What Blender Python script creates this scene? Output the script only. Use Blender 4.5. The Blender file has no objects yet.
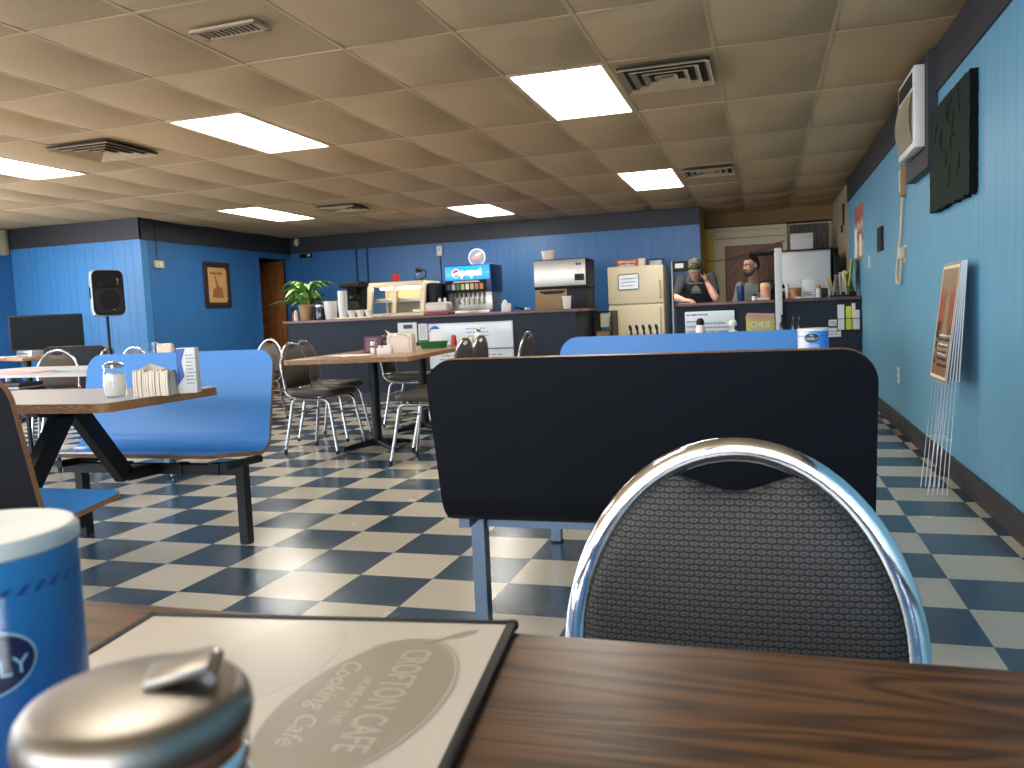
import bpy, bmesh, math, random
from mathutils import Vector, Matrix
random.seed(7)
R = math.radians
SC = bpy.context.scene
COL = SC.collection
PI = math.pi

# ------------------------------------------------------------------ materials
def nt(name):
    m = bpy.data.materials.new(name); m.use_nodes = True
    t = m.node_tree; b = t.nodes['Principled BSDF']
    return m, t, b

def mat(name, col, rough=.5, metal=0., bump=0., bscale=200., var=0., vscale=8., spec=None, emit=None, estr=0., trans=0., ior=1.45, coat=0.):
    m, t, b = nt(name)
    b.inputs['Base Color'].default_value = (*col, 1)
    b.inputs['Roughness'].default_value = rough
    b.inputs['Metallic'].default_value = metal
    if spec is not None: b.inputs['Specular IOR Level'].default_value = spec
    if coat: b.inputs['Coat Weight'].default_value = coat
    if trans:
        b.inputs['Transmission Weight'].default_value = trans; b.inputs['IOR'].default_value = ior
    if emit:
        b.inputs['Emission Color'].default_value = (*emit, 1); b.inputs['Emission Strength'].default_value = estr
    tc = t.nodes.new('ShaderNodeTexCoord')
    if var:
        n = t.nodes.new('ShaderNodeTexNoise'); n.inputs['Scale'].default_value = vscale; n.inputs['Detail'].default_value = 4
        t.links.new(tc.outputs['Object'], n.inputs['Vector'])
        mx = t.nodes.new('ShaderNodeMix'); mx.data_type = 'RGBA'
        mx.inputs[6].default_value = (*[c*(1-var) for c in col], 1); mx.inputs[7].default_value = (*[min(1, c*(1+var)) for c in col], 1)
        t.links.new(n.outputs['Fac'], mx.inputs[0]); t.links.new(mx.outputs[2], b.inputs['Base Color'])
        mr = t.nodes.new('ShaderNodeMapRange'); mr.inputs[3].default_value = max(0, rough-.08); mr.inputs[4].default_value = min(1, rough+.08)
        t.links.new(n.outputs['Fac'], mr.inputs[0]); t.links.new(mr.outputs[0], b.inputs['Roughness'])
    if bump:
        n2 = t.nodes.new('ShaderNodeTexNoise'); n2.inputs['Scale'].default_value = bscale; n2.inputs['Detail'].default_value = 3
        t.links.new(tc.outputs['Object'], n2.inputs['Vector'])
        bp = t.nodes.new('ShaderNodeBump'); bp.inputs['Strength'].default_value = bump; bp.inputs['Distance'].default_value = .004
        t.links.new(n2.outputs['Fac'], bp.inputs['Height']); t.links.new(bp.outputs[0], b.inputs['Normal'])
    return m

def math_node(t, op, a, b=None):
    n = t.nodes.new('ShaderNodeMath'); n.operation = op
    for i, v in enumerate((a, b)):
        if v is None: continue
        if isinstance(v, (int, float)): n.inputs[i].default_value = v
        else: t.links.new(v, n.inputs[i])
    return n.outputs[0]

def floor_mat():
    m, t, b = nt('checker_tile')
    T = .3048
    tc = t.nodes.new('ShaderNodeTexCoord'); s = t.nodes.new('ShaderNodeSeparateXYZ')
    t.links.new(tc.outputs['Object'], s.inputs[0])
    gx = math_node(t, 'ADD', math_node(t, 'DIVIDE', s.outputs[0], T), .0306)
    gy = math_node(t, 'ADD', math_node(t, 'DIVIDE', s.outputs[1], T), .6866)
    fx, fy = math_node(t, 'FLOOR', gx), math_node(t, 'FLOOR', gy)
    par = math_node(t, 'ABSOLUTE', math_node(t, 'MODULO', math_node(t, 'ADD', fx, fy), 2.))   # 0 dark, 1 light
    cv = t.nodes.new('ShaderNodeCombineXYZ'); t.links.new(fx, cv.inputs[0]); t.links.new(fy, cv.inputs[1])
    wn = t.nodes.new('ShaderNodeTexWhiteNoise'); t.links.new(cv.outputs[0], wn.inputs['Vector'])
    no = t.nodes.new('ShaderNodeTexNoise'); no.inputs['Scale'].default_value = 90; no.inputs['Detail'].default_value = 5
    t.links.new(tc.outputs['Object'], no.inputs['Vector'])
    def tone(c0, c1):
        mx = t.nodes.new('ShaderNodeMix'); mx.data_type = 'RGBA'
        mx.inputs[6].default_value = (*c0, 1); mx.inputs[7].default_value = (*c1, 1)
        f = math_node(t, 'ADD', math_node(t, 'MULTIPLY', wn.outputs['Value'], .55), math_node(t, 'MULTIPLY', no.outputs['Fac'], .45))
        t.links.new(f, mx.inputs[0]); return mx.outputs[2]
    dark = tone((.018, .045, .078), (.036, .080, .128)); light = tone((.46, .41, .33), (.62, .56, .46))
    mx = t.nodes.new('ShaderNodeMix'); mx.data_type = 'RGBA'
    t.links.new(par, mx.inputs[0]); t.links.new(dark, mx.inputs[6]); t.links.new(light, mx.inputs[7])
    # seams
    ex = math_node(t, 'ABSOLUTE', math_node(t, 'SUBTRACT', math_node(t, 'FRACT', gx), .5))
    ey = math_node(t, 'ABSOLUTE', math_node(t, 'SUBTRACT', math_node(t, 'FRACT', gy), .5))
    seam = math_node(t, 'GREATER_THAN', math_node(t, 'MAXIMUM', ex, ey), .4955)
    mx2 = t.nodes.new('ShaderNodeMix'); mx2.data_type = 'RGBA'
    t.links.new(math_node(t, 'MULTIPLY', seam, .6), mx2.inputs[0]); t.links.new(mx.outputs[2], mx2.inputs[6]); mx2.inputs[7].default_value = (.05, .045, .04, 1)
    t.links.new(mx2.outputs[2], b.inputs['Base Color'])
    n3 = t.nodes.new('ShaderNodeTexNoise'); n3.inputs['Scale'].default_value = 3.5; n3.inputs['Detail'].default_value = 6
    t.links.new(tc.outputs['Object'], n3.inputs['Vector'])
    mr = t.nodes.new('ShaderNodeMapRange'); mr.inputs[3].default_value = .12; mr.inputs[4].default_value = .34
    t.links.new(n3.outputs['Fac'], mr.inputs[0]); t.links.new(mr.outputs[0], b.inputs['Roughness'])
    bp = t.nodes.new('ShaderNodeBump'); bp.inputs['Strength'].default_value = .12; bp.inputs['Distance'].default_value = .002
    t.links.new(no.outputs['Fac'], bp.inputs['Height']); t.links.new(bp.outputs[0], b.inputs['Normal'])
    return m

def panel_mat(name, axis, col, groove=.58):
    """vertical grooved wood paneling, grooves at irregular spacing"""
    m, t, b = nt(name)
    tc = t.nodes.new('ShaderNodeTexCoord'); s = t.nodes.new('ShaderNodeSeparateXYZ')
    t.links.new(tc.outputs['Object'], s.inputs[0])
    fr = math_node(t, 'FRACT', math_node(t, 'DIVIDE', math_node(t, 'ADD', s.outputs[axis], 50.03), 1.22))
    g = None
    for p in (.0, .09, .23, .33, .5, .58, .74, .83):
        d = math_node(t, 'LESS_THAN', math_node(t, 'ABSOLUTE', math_node(t, 'SUBTRACT', fr, p+.02)), .0032)
        g = d if g is None else math_node(t, 'MAXIMUM', g, d)
    mp = t.nodes.new('ShaderNodeMapping'); mp.inputs['Scale'].default_value = (14, 14, .9)
    t.links.new(tc.outputs['Object'], mp.inputs['Vector'])
    n = t.nodes.new('ShaderNodeTexNoise'); n.inputs['Scale'].default_value = 2.2; n.inputs['Detail'].default_value = 5
    t.links.new(mp.outputs[0], n.inputs['Vector'])
    mx = t.nodes.new('ShaderNodeMix'); mx.data_type = 'RGBA'
    mx.inputs[6].default_value = (*[c*.82 for c in col], 1); mx.inputs[7].default_value = (*[c*1.15 for c in col], 1)
    t.links.new(n.outputs['Fac'], mx.inputs[0])
    mx2 = t.nodes.new('ShaderNodeMix'); mx2.data_type = 'RGBA'
    t.links.new(g, mx2.inputs[0]); t.links.new(mx.outputs[2], mx2.inputs[6]); mx2.inputs[7].default_value = (*[c*groove for c in col], 1)
    t.links.new(mx2.outputs[2], b.inputs['Base Color'])
    b.inputs['Roughness'].default_value = .42
    bp = t.nodes.new('ShaderNodeBump'); bp.inputs['Strength'].default_value = .5; bp.inputs['Distance'].default_value = .004; bp.invert = True
    t.links.new(math_node(t, 'ADD', g, math_node(t, 'MULTIPLY', n.outputs['Fac'], .12)), bp.inputs['Height']); t.links.new(bp.outputs[0], b.inputs['Normal'])
    return m

def wood_mat(name, dark, light, scale=1., rough=.35, axis='X', contrast=(.35, .7)):
    m, t, b = nt(name)
    tc = t.nodes.new('ShaderNodeTexCoord'); mp = t.nodes.new('ShaderNodeMapping')
    t.links.new(tc.outputs['Object'], mp.inputs['Vector'])
    sc = {'X': (2.2, 22, 22), 'Y': (22, 2.2, 22), 'Z': (22, 22, 1.6)}[axis]
    mp.inputs['Scale'].default_value = [v*scale for v in sc]
    n = t.nodes.new('ShaderNodeTexNoise'); n.inputs['Scale'].default_value = 1.3; n.inputs['Detail'].default_value = 2; n.inputs['Distortion'].default_value = .9
    t.links.new(mp.outputs[0], n.inputs['Vector'])
    w = math_node(t, 'ABSOLUTE', math_node(t, 'SUBTRACT', math_node(t, 'FRACT', math_node(t, 'MULTIPLY', n.outputs['Fac'], 7.)), .5))
    mp2 = t.nodes.new('ShaderNodeMapping'); mp2.inputs['Scale'].default_value = [v*scale*(5 if v > 3 else 2.2) for v in sc]
    t.links.new(tc.outputs['Object'], mp2.inputs['Vector'])
    n2 = t.nodes.new('ShaderNodeTexNoise'); n2.inputs['Scale'].default_value = 2.; n2.inputs['Detail'].default_value = 4
    t.links.new(mp2.outputs[0], n2.inputs['Vector'])
    f = math_node(t, 'ADD', math_node(t, 'MULTIPLY', w, 1.1), math_node(t, 'MULTIPLY', n2.outputs['Fac'], .5))
    cr = t.nodes.new('ShaderNodeValToRGB'); e = cr.color_ramp.elements
    e[0].position = contrast[0]; e[0].color = (*dark, 1); e[1].position = contrast[1]; e[1].color = (*light, 1)
    t.links.new(f, cr.inputs[0]); t.links.new(cr.outputs[0], b.inputs['Base Color'])
    b.inputs['Roughness'].default_value = rough
    bp = t.nodes.new('ShaderNodeBump'); bp.inputs['Strength'].default_value = .15; bp.inputs['Distance'].default_value = .001
    t.links.new(f, bp.inputs['Height']); t.links.new(bp.outputs[0], b.inputs['Normal'])
    return m

def thin_glass(name, tint=(.96, .98, .98)):
    m = bpy.data.materials.new(name); m.use_nodes = True; t = m.node_tree
    t.nodes.clear(); out = t.nodes.new('ShaderNodeOutputMaterial'); mx = t.nodes.new('ShaderNodeMixShader')
    tr = t.nodes.new('ShaderNodeBsdfTransparent'); tr.inputs[0].default_value = (*tint, 1)
    gl = t.nodes.new('ShaderNodeBsdfGlossy'); gl.inputs['Roughness'].default_value = .04
    fr = t.nodes.new('ShaderNodeLayerWeight'); fr.inputs[0].default_value = .5
    f = math_node(t, 'ADD', math_node(t, 'MULTIPLY', math_node(t, 'POWER', fr.outputs['Facing'], 4.), .55), .035)
    t.links.new(f, mx.inputs[0]); t.links.new(tr.outputs[0], mx.inputs[1]); t.links.new(gl.outputs[0], mx.inputs[2]); t.links.new(mx.outputs[0], out.inputs[0])
    return m

def weave_mat():
    m, t, b = nt('chair_fabric')
    tc = t.nodes.new('ShaderNodeTexCoord'); s = t.nodes.new('ShaderNodeSeparateXYZ')
    t.links.new(tc.outputs['Object'], s.inputs[0])
    P = .0103
    u = math_node(t, 'DIVIDE', s.outputs[0], P)
    v = math_node(t, 'DIVIDE', s.outputs[2], P*.58)
    row = math_node(t, 'FLOOR', v)
    us = math_node(t, 'ADD', u, math_node(t, 'MULTIPLY', math_node(t, 'MODULO', math_node(t, 'ABSOLUTE', row), 2.), .5))
    fu = math_node(t, 'SUBTRACT', math_node(t, 'FRACT', us), .5); fv = math_node(t, 'SUBTRACT', math_node(t, 'FRACT', v), .5)
    d = math_node(t, 'SQRT', math_node(t, 'ADD', math_node(t, 'MULTIPLY', fu, fu), math_node(t, 'MULTIPLY', math_node(t, 'MULTIPLY', fv, fv), 1.5)))
    no = t.nodes.new('ShaderNodeTexNoise'); no.inputs['Scale'].default_value = 420; no.inputs['Detail'].default_value = 3
    t.links.new(tc.outputs['Object'], no.inputs['Vector'])
    dd = math_node(t, 'ADD', d, math_node(t, 'MULTIPLY', math_node(t, 'SUBTRACT', no.outputs['Fac'], .5), .22))
    cr = t.nodes.new('ShaderNodeValToRGB'); cr.color_ramp.interpolation = 'LINEAR'
    e = cr.color_ramp.elements
    e[0].position = 0.; e[0].color = (.024, .021, .020, 1); e[1].position = .62; e[1].color = (.005, .005, .006, 1)
    for p, c in ((.16, (.016, .015, .015)), (.26, (.075, .068, .064)), (.40, (.062, .056, .053)), (.49, (.008, .008, .008))):
        q = e.new(p); q.color = (*c, 1)
    t.links.new(dd, cr.inputs[0]); t.links.new(cr.outputs[0], b.inputs['Base Color'])
    b.inputs['Roughness'].default_value = .75
    bp = t.nodes.new('ShaderNodeBump'); bp.inputs['Strength'].default_value = .6; bp.inputs['Distance'].default_value = .002
    t.links.new(math_node(t, 'SUBTRACT', 1., dd), bp.inputs['Height']); t.links.new(bp.outputs[0], b.inputs['Normal'])
    return m

def ramp_mat(name, stops, axis=2, lo=0., hi=1., rough=.5, noise=0., nscale=6.):
    """colour that follows one object axis (print on a can, a picture ...)"""
    m, t, b = nt(name)
    tc = t.nodes.new('ShaderNodeTexCoord'); s = t.nodes.new('ShaderNodeSeparateXYZ')
    t.links.new(tc.outputs['Object'], s.inputs[0])
    mr = t.nodes.new('ShaderNodeMapRange'); mr.inputs[1].default_value = lo; mr.inputs[2].default_value = hi
    t.links.new(s.outputs[axis], mr.inputs[0])
    f = mr.outputs[0]
    if noise:
        n = t.nodes.new('ShaderNodeTexNoise'); n.inputs['Scale'].default_value = nscale; n.inputs['Detail'].default_value = 4
        t.links.new(tc.outputs['Object'], n.inputs['Vector'])
        f = math_node(t, 'ADD', f, math_node(t, 'MULTIPLY', math_node(t, 'SUBTRACT', n.outputs['Fac'], .5), noise))
    cr = t.nodes.new('ShaderNodeValToRGB'); e = cr.color_ramp.elements
    e[0].position = stops[0][0]; e[0].color = (*stops[0][1], 1); e[1].position = stops[-1][0]; e[1].color = (*stops[-1][1], 1)
    for p, c in stops[1:-1]:
        q = e.new(p); q.color = (*c, 1)
    t.links.new(f, cr.inputs[0]); t.links.new(cr.outputs[0], b.inputs['Base Color'])
    b.inputs['Roughness'].default_value = rough
    return m

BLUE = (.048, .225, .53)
BLUE_SHADED = (.030, .145, .37)  # wall blue darkened to stand for dimmer light on back and side walls
M = dict(
    floor=floor_mat(),
    panel_x=panel_mat('blue_panel_across', 0, BLUE),
    panel_back=panel_mat('shaded_blue_panel_across', 0, BLUE_SHADED, .74),
    panel_y=panel_mat('shaded_blue_panel_along', 1, BLUE_SHADED, .74),
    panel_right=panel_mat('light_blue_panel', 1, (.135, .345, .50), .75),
    band=mat('charcoal_band', (.026, .025, .03), .6, var=.35, vscale=5),
    base=mat('dark_baseboard', (.022, .019, .02), .5, var=.3),
    tile=mat('acoustic_tile', (.50, .345, .188), .9, bump=.5, bscale=160, var=.1, vscale=1.7),
    grid=mat('ceiling_grid_bar', (.58, .40, .22), .55, var=.15, vscale=4),
    tan=mat('tan_wall', (.42, .33, .21), .7, var=.15, vscale=3),
    kcream=mat('cream_trim', (.80, .68, .45), .6, var=.12, vscale=4),
    yellow=mat('yellow_paint', (.80, .56, .12), .55, var=.15, vscale=4),
    redwood=wood_mat('red_brown_panel', (.20, .075, .045), (.36, .17, .105), 1., .5, 'Z'),
    doorwood=wood_mat('door_wood', (.20, .065, .018), (.40, .15, .040), .8, .4, 'Z'),
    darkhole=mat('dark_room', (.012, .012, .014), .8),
    lightframe=mat('fixture_frame', (.62, .55, .42), .5),
    diffuser=mat('lit_diffuser', (.9, .9, .85), .5, emit=(1., .955, .86), estr=14.),
    vent=mat('vent_metal', (.44, .32, .20), .6, spec=.2, var=.25, vscale=20),
    ventdark=mat('vent_inside', (.015, .012, .010), .8),
    walnut=wood_mat('walnut_laminate', (.016, .006, .002), (.128, .053, .018), .60, .34, 'X', (.14, .66)),
    walnut_edge=wood_mat('walnut_edge', (.05, .02, .01), (.15, .06, .025), 2., .4, 'X'),
    oak_edge=wood_mat('plywood_edge', (.22, .10, .035), (.42, .22, .085), 2., .4, 'X'),
    ply=wood_mat('shell_edge', (.16, .07, .028), (.30, .15, .065), 3., .45, 'X'),
    greytop=mat('grey_laminate', (.60, .54, .52), .30),
    midtop=wood_mat('tan_laminate', (.20, .105, .055), (.36, .21, .12), 1.5, .3, 'X'),
    bluelam=mat('blue_laminate', (.040, .225, .60), .33, var=.05, vscale=3),
    blacklam=mat('black_laminate', (.005, .006, .009), .45, bump=.05, bscale=400, var=.25, vscale=4, spec=.09),
    blackmetal=mat('black_metal', (.007, .007, .008), .42, metal=0., spec=.3),
    greymetal=mat('grey_blue_steel', (.10, .14, .20), .35, metal=.7, var=.15, vscale=20),
    chrome=mat('chrome', (.68, .68, .70), .11, metal=1., bump=.04, bscale=60, var=.06, vscale=40),
    dullchrome=mat('brushed_lid', (.27, .235, .20), .40, metal=1., var=.08, vscale=60),
    steel=mat('stainless_steel', (.50, .47, .43), .36, metal=.9, var=.10, vscale=5),
    fabric=weave_mat(),
    chrome2=mat('dimmed_chrome', (.46, .46, .48), .16, metal=1., var=.1, vscale=40),  # chrome with a darker colour, to dim its reflection of the bright ceiling
    brownvinyl=mat('brown_vinyl', (.055, .042, .030), .5, bump=.15, bscale=200, var=.2),
    rubber=mat('black_rubber', (.012, .012, .012), .7),
    black=mat('black_plastic', (.008, .008, .009), .5, spec=.25),
    blackgloss=mat('black_gloss', (.006, .007, .009), .12),
    darkgrey=mat('dark_grey_plastic', (.022, .022, .025), .6, spec=.25),
    counter=mat('counter_front_slate', (.023, .030, .045), .55, spec=.15, var=.22, vscale=3),
    countertop=mat('counter_top_maroon', (.13, .055, .058), .35, var=.2),
    white=mat('white_plastic', (.72, .70, .66), .4),
    whitepaint=mat('white_paint', (.62, .62, .62), .5, var=.06),
    paper=mat('white_paper', (.72, .71, .69), .75),
    napkin=mat('napkin_paper', (.76, .66, .56), .85, bump=.3, bscale=90),
    cream=mat('cream_enamel', (.80, .69, .47), .4, var=.05),
    beige=mat('beige_plastic', (.55, .46, .33), .5),
    cardboard=mat('cardboard', (.30, .20, .10), .75, var=.15),
    glass=thin_glass('clear_glass'),
    sugar=mat('white_sugar', (.80, .77, .71), .9, bump=.4, bscale=300),
    red=mat('red_plastic', (.42, .02, .02), .4),
    maroon=mat('maroon_plastic', (.24, .03, .055), .4),
    green=mat('green_plastic', (.02, .19, .06), .4),
    orange=mat('orange_plastic', (.60, .19, .06), .5),
    navy=mat('navy_print', (.010, .016, .07), .4),
    bluecan=mat('blue_print', (.03, .20, .58), .35),
    cartonblue=mat('carton_blue', (.015, .07, .36), .4),
    rim_print=mat('pale_blue_print', (.35, .55, .72), .4),
    deepblue=mat('deep_blue_plastic', (.012, .03, .13), .35),
    terracotta=mat('tan_clay_pot', (.42, .25, .12), .8, var=.15, vscale=20),
    soil=mat('soil', (.03, .02, .012), .95),
    leaf=mat('leaf_green', (.10, .26, .045), .45, var=.35, vscale=14),
    leafpale=mat('leaf_pale', (.42, .52, .14), .45, var=.25, vscale=14),
    stone=mat('carved_slate', (.014, .022, .016), .7, spec=.1, bump=.9, bscale=45, var=.4, vscale=9),
    stonedark=mat('plaque_edge', (.007, .006, .006), .8, spec=.1, bump=.8, bscale=90),
    screen=mat('tv_screen', (.004, .005, .006), .25, spec=.06),
    skin=mat('skin', (.62, .34, .24), .55, var=.06, vscale=30),
    skin2=mat('skin_tanned', (.46, .245, .165), .55, var=.06, vscale=30),
    lips=mat('lips', (.36, .13, .10), .5),
    eye=mat('eye_white', (.7, .68, .64), .3), iris=mat('iris_dark', (.02, .013, .01), .3),
    hair=mat('dark_hair', (.012, .008, .006), .6, bump=.5, bscale=300),
    hairgrey=mat('grey_hair', (.20, .17, .14), .7, bump=.5, bscale=300),
    shirt=mat('charcoal_cotton', (.028, .031, .036), .9, bump=.3, bscale=40),
    shirt2=mat('grey_green_cotton', (.15, .175, .165), .9, bump=.3, bscale=40),
    jeans=mat('denim', (.02, .035, .08), .9),
    camo=ramp_mat('camo_cloth', [(0., (.04, .036, .024)), (.38, (.055, .055, .032)), (.45, (.24, .21, .14)), (.54, (.36, .33, .26)), (.60, (.075, .075, .045)), (1., (.20, .20, .155))], 2, -50, 50, .85, 1.6, 26),
    emblem=mat('pale_green_print', (.30, .40, .32), .8),
    signwhite=mat('corrugated_sign', (.74, .75, .78), .5),
    wire=mat('bright_wire', (.75, .76, .78), .3, metal=.6),
    page=mat('menu_page', (.62, .55, .47), .22, var=.05, vscale=9, coat=.3),
    pageprint=mat('menu_grey_print', (.34, .29, .225), .3, var=.06, vscale=20),
    pageghost=mat('menu_ghost_print', (.56, .485, .41), .25),
    pagelight=mat('menu_light_print', (.50, .435, .355), .3),
    gutter=mat('menu_edge_clear', (.25, .22, .2), .2),
    signyellow=mat('sign_yellow', (.55, .46, .12), .6), signpink=mat('sign_pink', (.5, .27, .25), .6),
    signblue=mat('lit_cola_panel', (.02, .25, .75), .3, emit=(.015, .27, .85), estr=.9),
    litwhite=mat('lit_white_print', (.9, .9, .9), .4, emit=(.9, .95, 1.), estr=.9),
    litred=mat('lit_red_print', (.6, .05, .05), .4, emit=(.8, .05, .06), estr=.5),
    litblue=mat('lit_navy_print', (.02, .06, .35), .4),
    warmglow=mat('warmer_lit_lining', (.62, .52, .36), .5, var=.06),
    curtain=mat('cream_curtain', (.88, .78, .54), .8),
    ink=mat('black_ink', (.015, .015, .02), .6), greyink=mat('grey_ink', (.16, .17, .20), .6),
    blueink=mat('blue_ink', (.02, .12, .45), .6), redink=mat('red_ink', (.40, .04, .03), .6),
    purple=mat('purple_print', (.055, .018, .06), .5),
    poster=ramp_mat('poster_print', [(0., (.55, .33, .10)), (.30, (.45, .22, .06)), (.36, (.30, .06, .03)), (.5, (.40, .20, .06)), (.58, (.58, .34, .10)), (1., (.62, .40, .14))], 2, 1.32, 1.86, .5, .14, 22),
    frame=wood_mat('dark_frame_wood', (.02, .010, .007), (.05, .022, .013), 2., .4, 'Z'),
    signpic=ramp_mat('yard_sign_print', [(0., (.20, .10, .055)), (.20, (.24, .12, .07)), (.28, (.28, .22, .15)), (.42, (.09, .045, .03)), (.52, (.26, .07, .03)), (.72, (.27, .06, .03)), (.80, (.27, .17, .09)), (1., (.32, .22, .12))], 2, .57, 1.15, .5, .22, 14),
    bulletin=ramp_mat('bulletin_print', [(0., (.34, .22, .12)), (.3, (.5, .46, .38)), (.45, (.26, .04, .03)), (.6, (.55, .50, .45)), (.75, (.30, .06, .05)), (1., (.42, .16, .10))], 2, -.28, .28, .6, .35, 16),
    glowyellow=mat('highlighter_yellow', (.62, .62, .06), .7),
    pinkpaper=mat('pink_paper', (.62, .45, .50), .7), cyanpaper=mat('cyan_paper', (.28, .55, .66), .6),
    board=mat('whiteboard_face', (.66, .70, .74), .12, var=.05, vscale=6),
    concrete=mat('outside_ground', (.4, .38, .35), .9),
)

# ------------------------------------------------------------------ mesh helpers
def link_mesh(name, bm, mats, parent=None, smooth=40, loc=None, rot=None):
    if not isinstance(mats, (list, tuple)): mats = [mats]
    bm.normal_update()
    me = bpy.data.meshes.new(name)
    bm.to_mesh(me); bm.free()
    for m in mats: me.materials.append(M[m] if isinstance(m, str) else m)
    if smooth:
        for p in me.polygons: p.use_smooth = True
        me.set_sharp_from_angle(angle=R(smooth))
    o = bpy.data.objects.new(name, me); COL.objects.link(o)
    if parent: o.parent = parent
    if loc is not None: o.location = loc
    if rot is not None: o.rotation_euler = rot
    return o

def empty(name, loc=(0, 0, 0), rz=0., label=None, cat=None, group=None):
    o = bpy.data.objects.new(name, None); o.empty_display_size = .05
    COL.objects.link(o); o.location = loc; o.rotation_euler = (0, 0, rz)
    if label: tag(o, label, cat, group)
    return o

def tag(o, label, cat, group=None, kind=None):
    o['label'] = label; o['category'] = cat
    if group: o['group'] = group
    if kind: o['kind'] = kind
    return o

def struct(o):
    o['kind'] = 'structure'; return o

def bmn(): return bmesh.new()

def setmat(bm, n0, mi):
    if mi:
        bm.faces.ensure_lookup_table()
        for f in bm.faces[n0:]: f.material_index = mi

def box(bm, x0, x1, y0, y1, z0, z1, bev=0., mi=0, seg=2, mtx=None):
    n0 = len(bm.faces)
    r = bmesh.ops.create_cube(bm, size=1.)
    vs = r['verts']
    for v in vs:
        v.co = Vector(((x0+x1)/2+v.co.x*(x1-x0), (y0+y1)/2+v.co.y*(y1-y0), (z0+z1)/2+v.co.z*(z1-z0)))
    if bev:
        es = list({e for v in vs for e in v.link_edges})
        rb = bmesh.ops.bevel(bm, geom=es, offset=min(bev, .49*min(abs(x1-x0), abs(y1-y0), abs(z1-z0))), segments=seg, affect='EDGES', profile=.5)
        vs = list({v for f in rb['faces'] for v in f.verts} | {v for v in vs if v.is_valid})
    if mtx is not None:
        bmesh.ops.transform(bm, matrix=mtx, verts=[v for v in vs if v.is_valid])
    setmat(bm, n0, mi)

def bxo(name, x0, x1, y0, y1, z0, z1, m, parent=None, bev=0., **k):
    bm = bmn(); box(bm, x0, x1, y0, y1, z0, z1, bev); return link_mesh(name, bm, m, parent, **k)

def frame_from(d):
    d = d.normalized(); a = Vector((0, 0, 1)) if abs(d.z) < .9 else Vector((1, 0, 0))
    u = d.cross(a).normalized(); v = d.cross(u).normalized(); return u, v

def tube(bm, pts, r, seg=10, closed=False, caps=True, ry=None, mi=0, up=None):
    """sweep a circle (or ellipse r x ry) along a polyline; r may be a list"""
    n0 = len(bm.faces)
    P = [Vector(p) for p in pts]; n = len(P)
    rs = r if isinstance(r, (list, tuple)) else [r]*n
    rings = []; pu = None
    for i in range(n):
        if closed: d = P[(i+1) % n]-P[i-1]
        else: d = P[min(i+1, n-1)]-P[max(i-1, 0)]
        d = d.normalized()
        if up is not None:
            u = Vector(up); u = (u-d*u.dot(d)).normalized(); v = d.cross(u)
        elif pu is None:
            u, v = frame_from(d)
        else:
            u = (pu-d*pu.dot(d)).normalized(); v = d.cross(u)
        pu = u
        q = ry if ry is not None else rs[i]
        rings.append([bm.verts.new(P[i]+u*(rs[i]*math.cos(2*PI*k/seg))+v*(q*math.sin(2*PI*k/seg))) for k in range(seg)])
    m = n if closed else n-1
    for i in range(m):
        a, b = rings[i], rings[(i+1) % n]
        for k in range(seg): bm.faces.new((a[k], a[(k+1) % seg], b[(k+1) % seg], b[k]))
    if caps and not closed:
        bm.faces.new(rings[0][::-1]); bm.faces.new(rings[-1])
    setmat(bm, n0, mi)

def sqtube(bm, p0, p1, w, h=None, mi=0, up=(0, 0, 1)):
    h = h or w
    n0 = len(bm.faces)
    a, b = Vector(p0), Vector(p1); d = (b-a).normalized(); u = Vector(up)
    u = (u-d*u.dot(d))
    u = u.normalized() if u.length > 1e-4 else frame_from(d)[0]
    v = d.cross(u)
    R0 = []
    for P in (a, b):
        R0.append([bm.verts.new(P+u*su*h/2+v*sv*w/2) for su, sv in ((-1, -1), (1, -1), (1, 1), (-1, 1))])
    for k in range(4): bm.faces.new((R0[0][k], R0[0][(k+1) % 4], R0[1][(k+1) % 4], R0[1][k]))
    bm.faces.new(R0[0][::-1]); bm.faces.new(R0[1])
    setmat(bm, n0, mi)

def lathe(bm, prof, c=(0, 0, 0), seg=28, mi=0, cap0=True, cap1=True):
    n0 = len(bm.faces)
    c = Vector(c); rings = []
    for r, z in prof:
        rings.append([bm.verts.new(c+Vector((r*math.cos(2*PI*k/seg), r*math.sin(2*PI*k/seg), z))) for k in range(seg)])
    for a, b in zip(rings, rings[1:]):
        for k in range(seg): bm.faces.new((a[k], a[(k+1) % seg], b[(k+1) % seg], b[k]))
    if cap0: bm.faces.new(rings[0][::-1])
    if cap1: bm.faces.new(rings[-1])
    setmat(bm, n0, mi)

def lat(name, prof, m, parent=None, c=(0, 0, 0), seg=28, cap0=True, cap1=True, **k):
    bm = bmn(); lathe(bm, prof, c, seg, 0, cap0, cap1); return link_mesh(name, bm, m, parent, **k)

def prism(bm, outline, mtx, depth, mi=0, mi_side=None):
    """closed 2-D outline (local x,y) extruded along local z by depth, placed by mtx"""
    n0 = len(bm.faces)
    a = [bm.verts.new(mtx @ Vector((x, y, 0))) for x, y in outline]
    b = [bm.verts.new(mtx @ Vector((x, y, depth))) for x, y in outline]
    n = len(a)
    fa = bm.faces.new(a[::-1]); fb = bm.faces.new(b)
    s = [bm.faces.new((a[k], a[(k+1) % n], b[(k+1) % n], b[k])) for k in range(n)]
    fa.material_index = fb.material_index = mi
    for f in s: f.material_index = mi if mi_side is None else mi_side

def rrect(w, h, r, n=6):
    out = []
    for cx, cy, a0 in ((w/2-r, h/2-r, 0), (-w/2+r, h/2-r, 90), (-w/2+r, -h/2+r, 180), (w/2-r, -h/2+r, 270)):
        for k in range(n+1):
            a = R(a0+90*k/n); out.append((cx+r*math.cos(a), cy+r*math.sin(a)))
    return out

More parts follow.
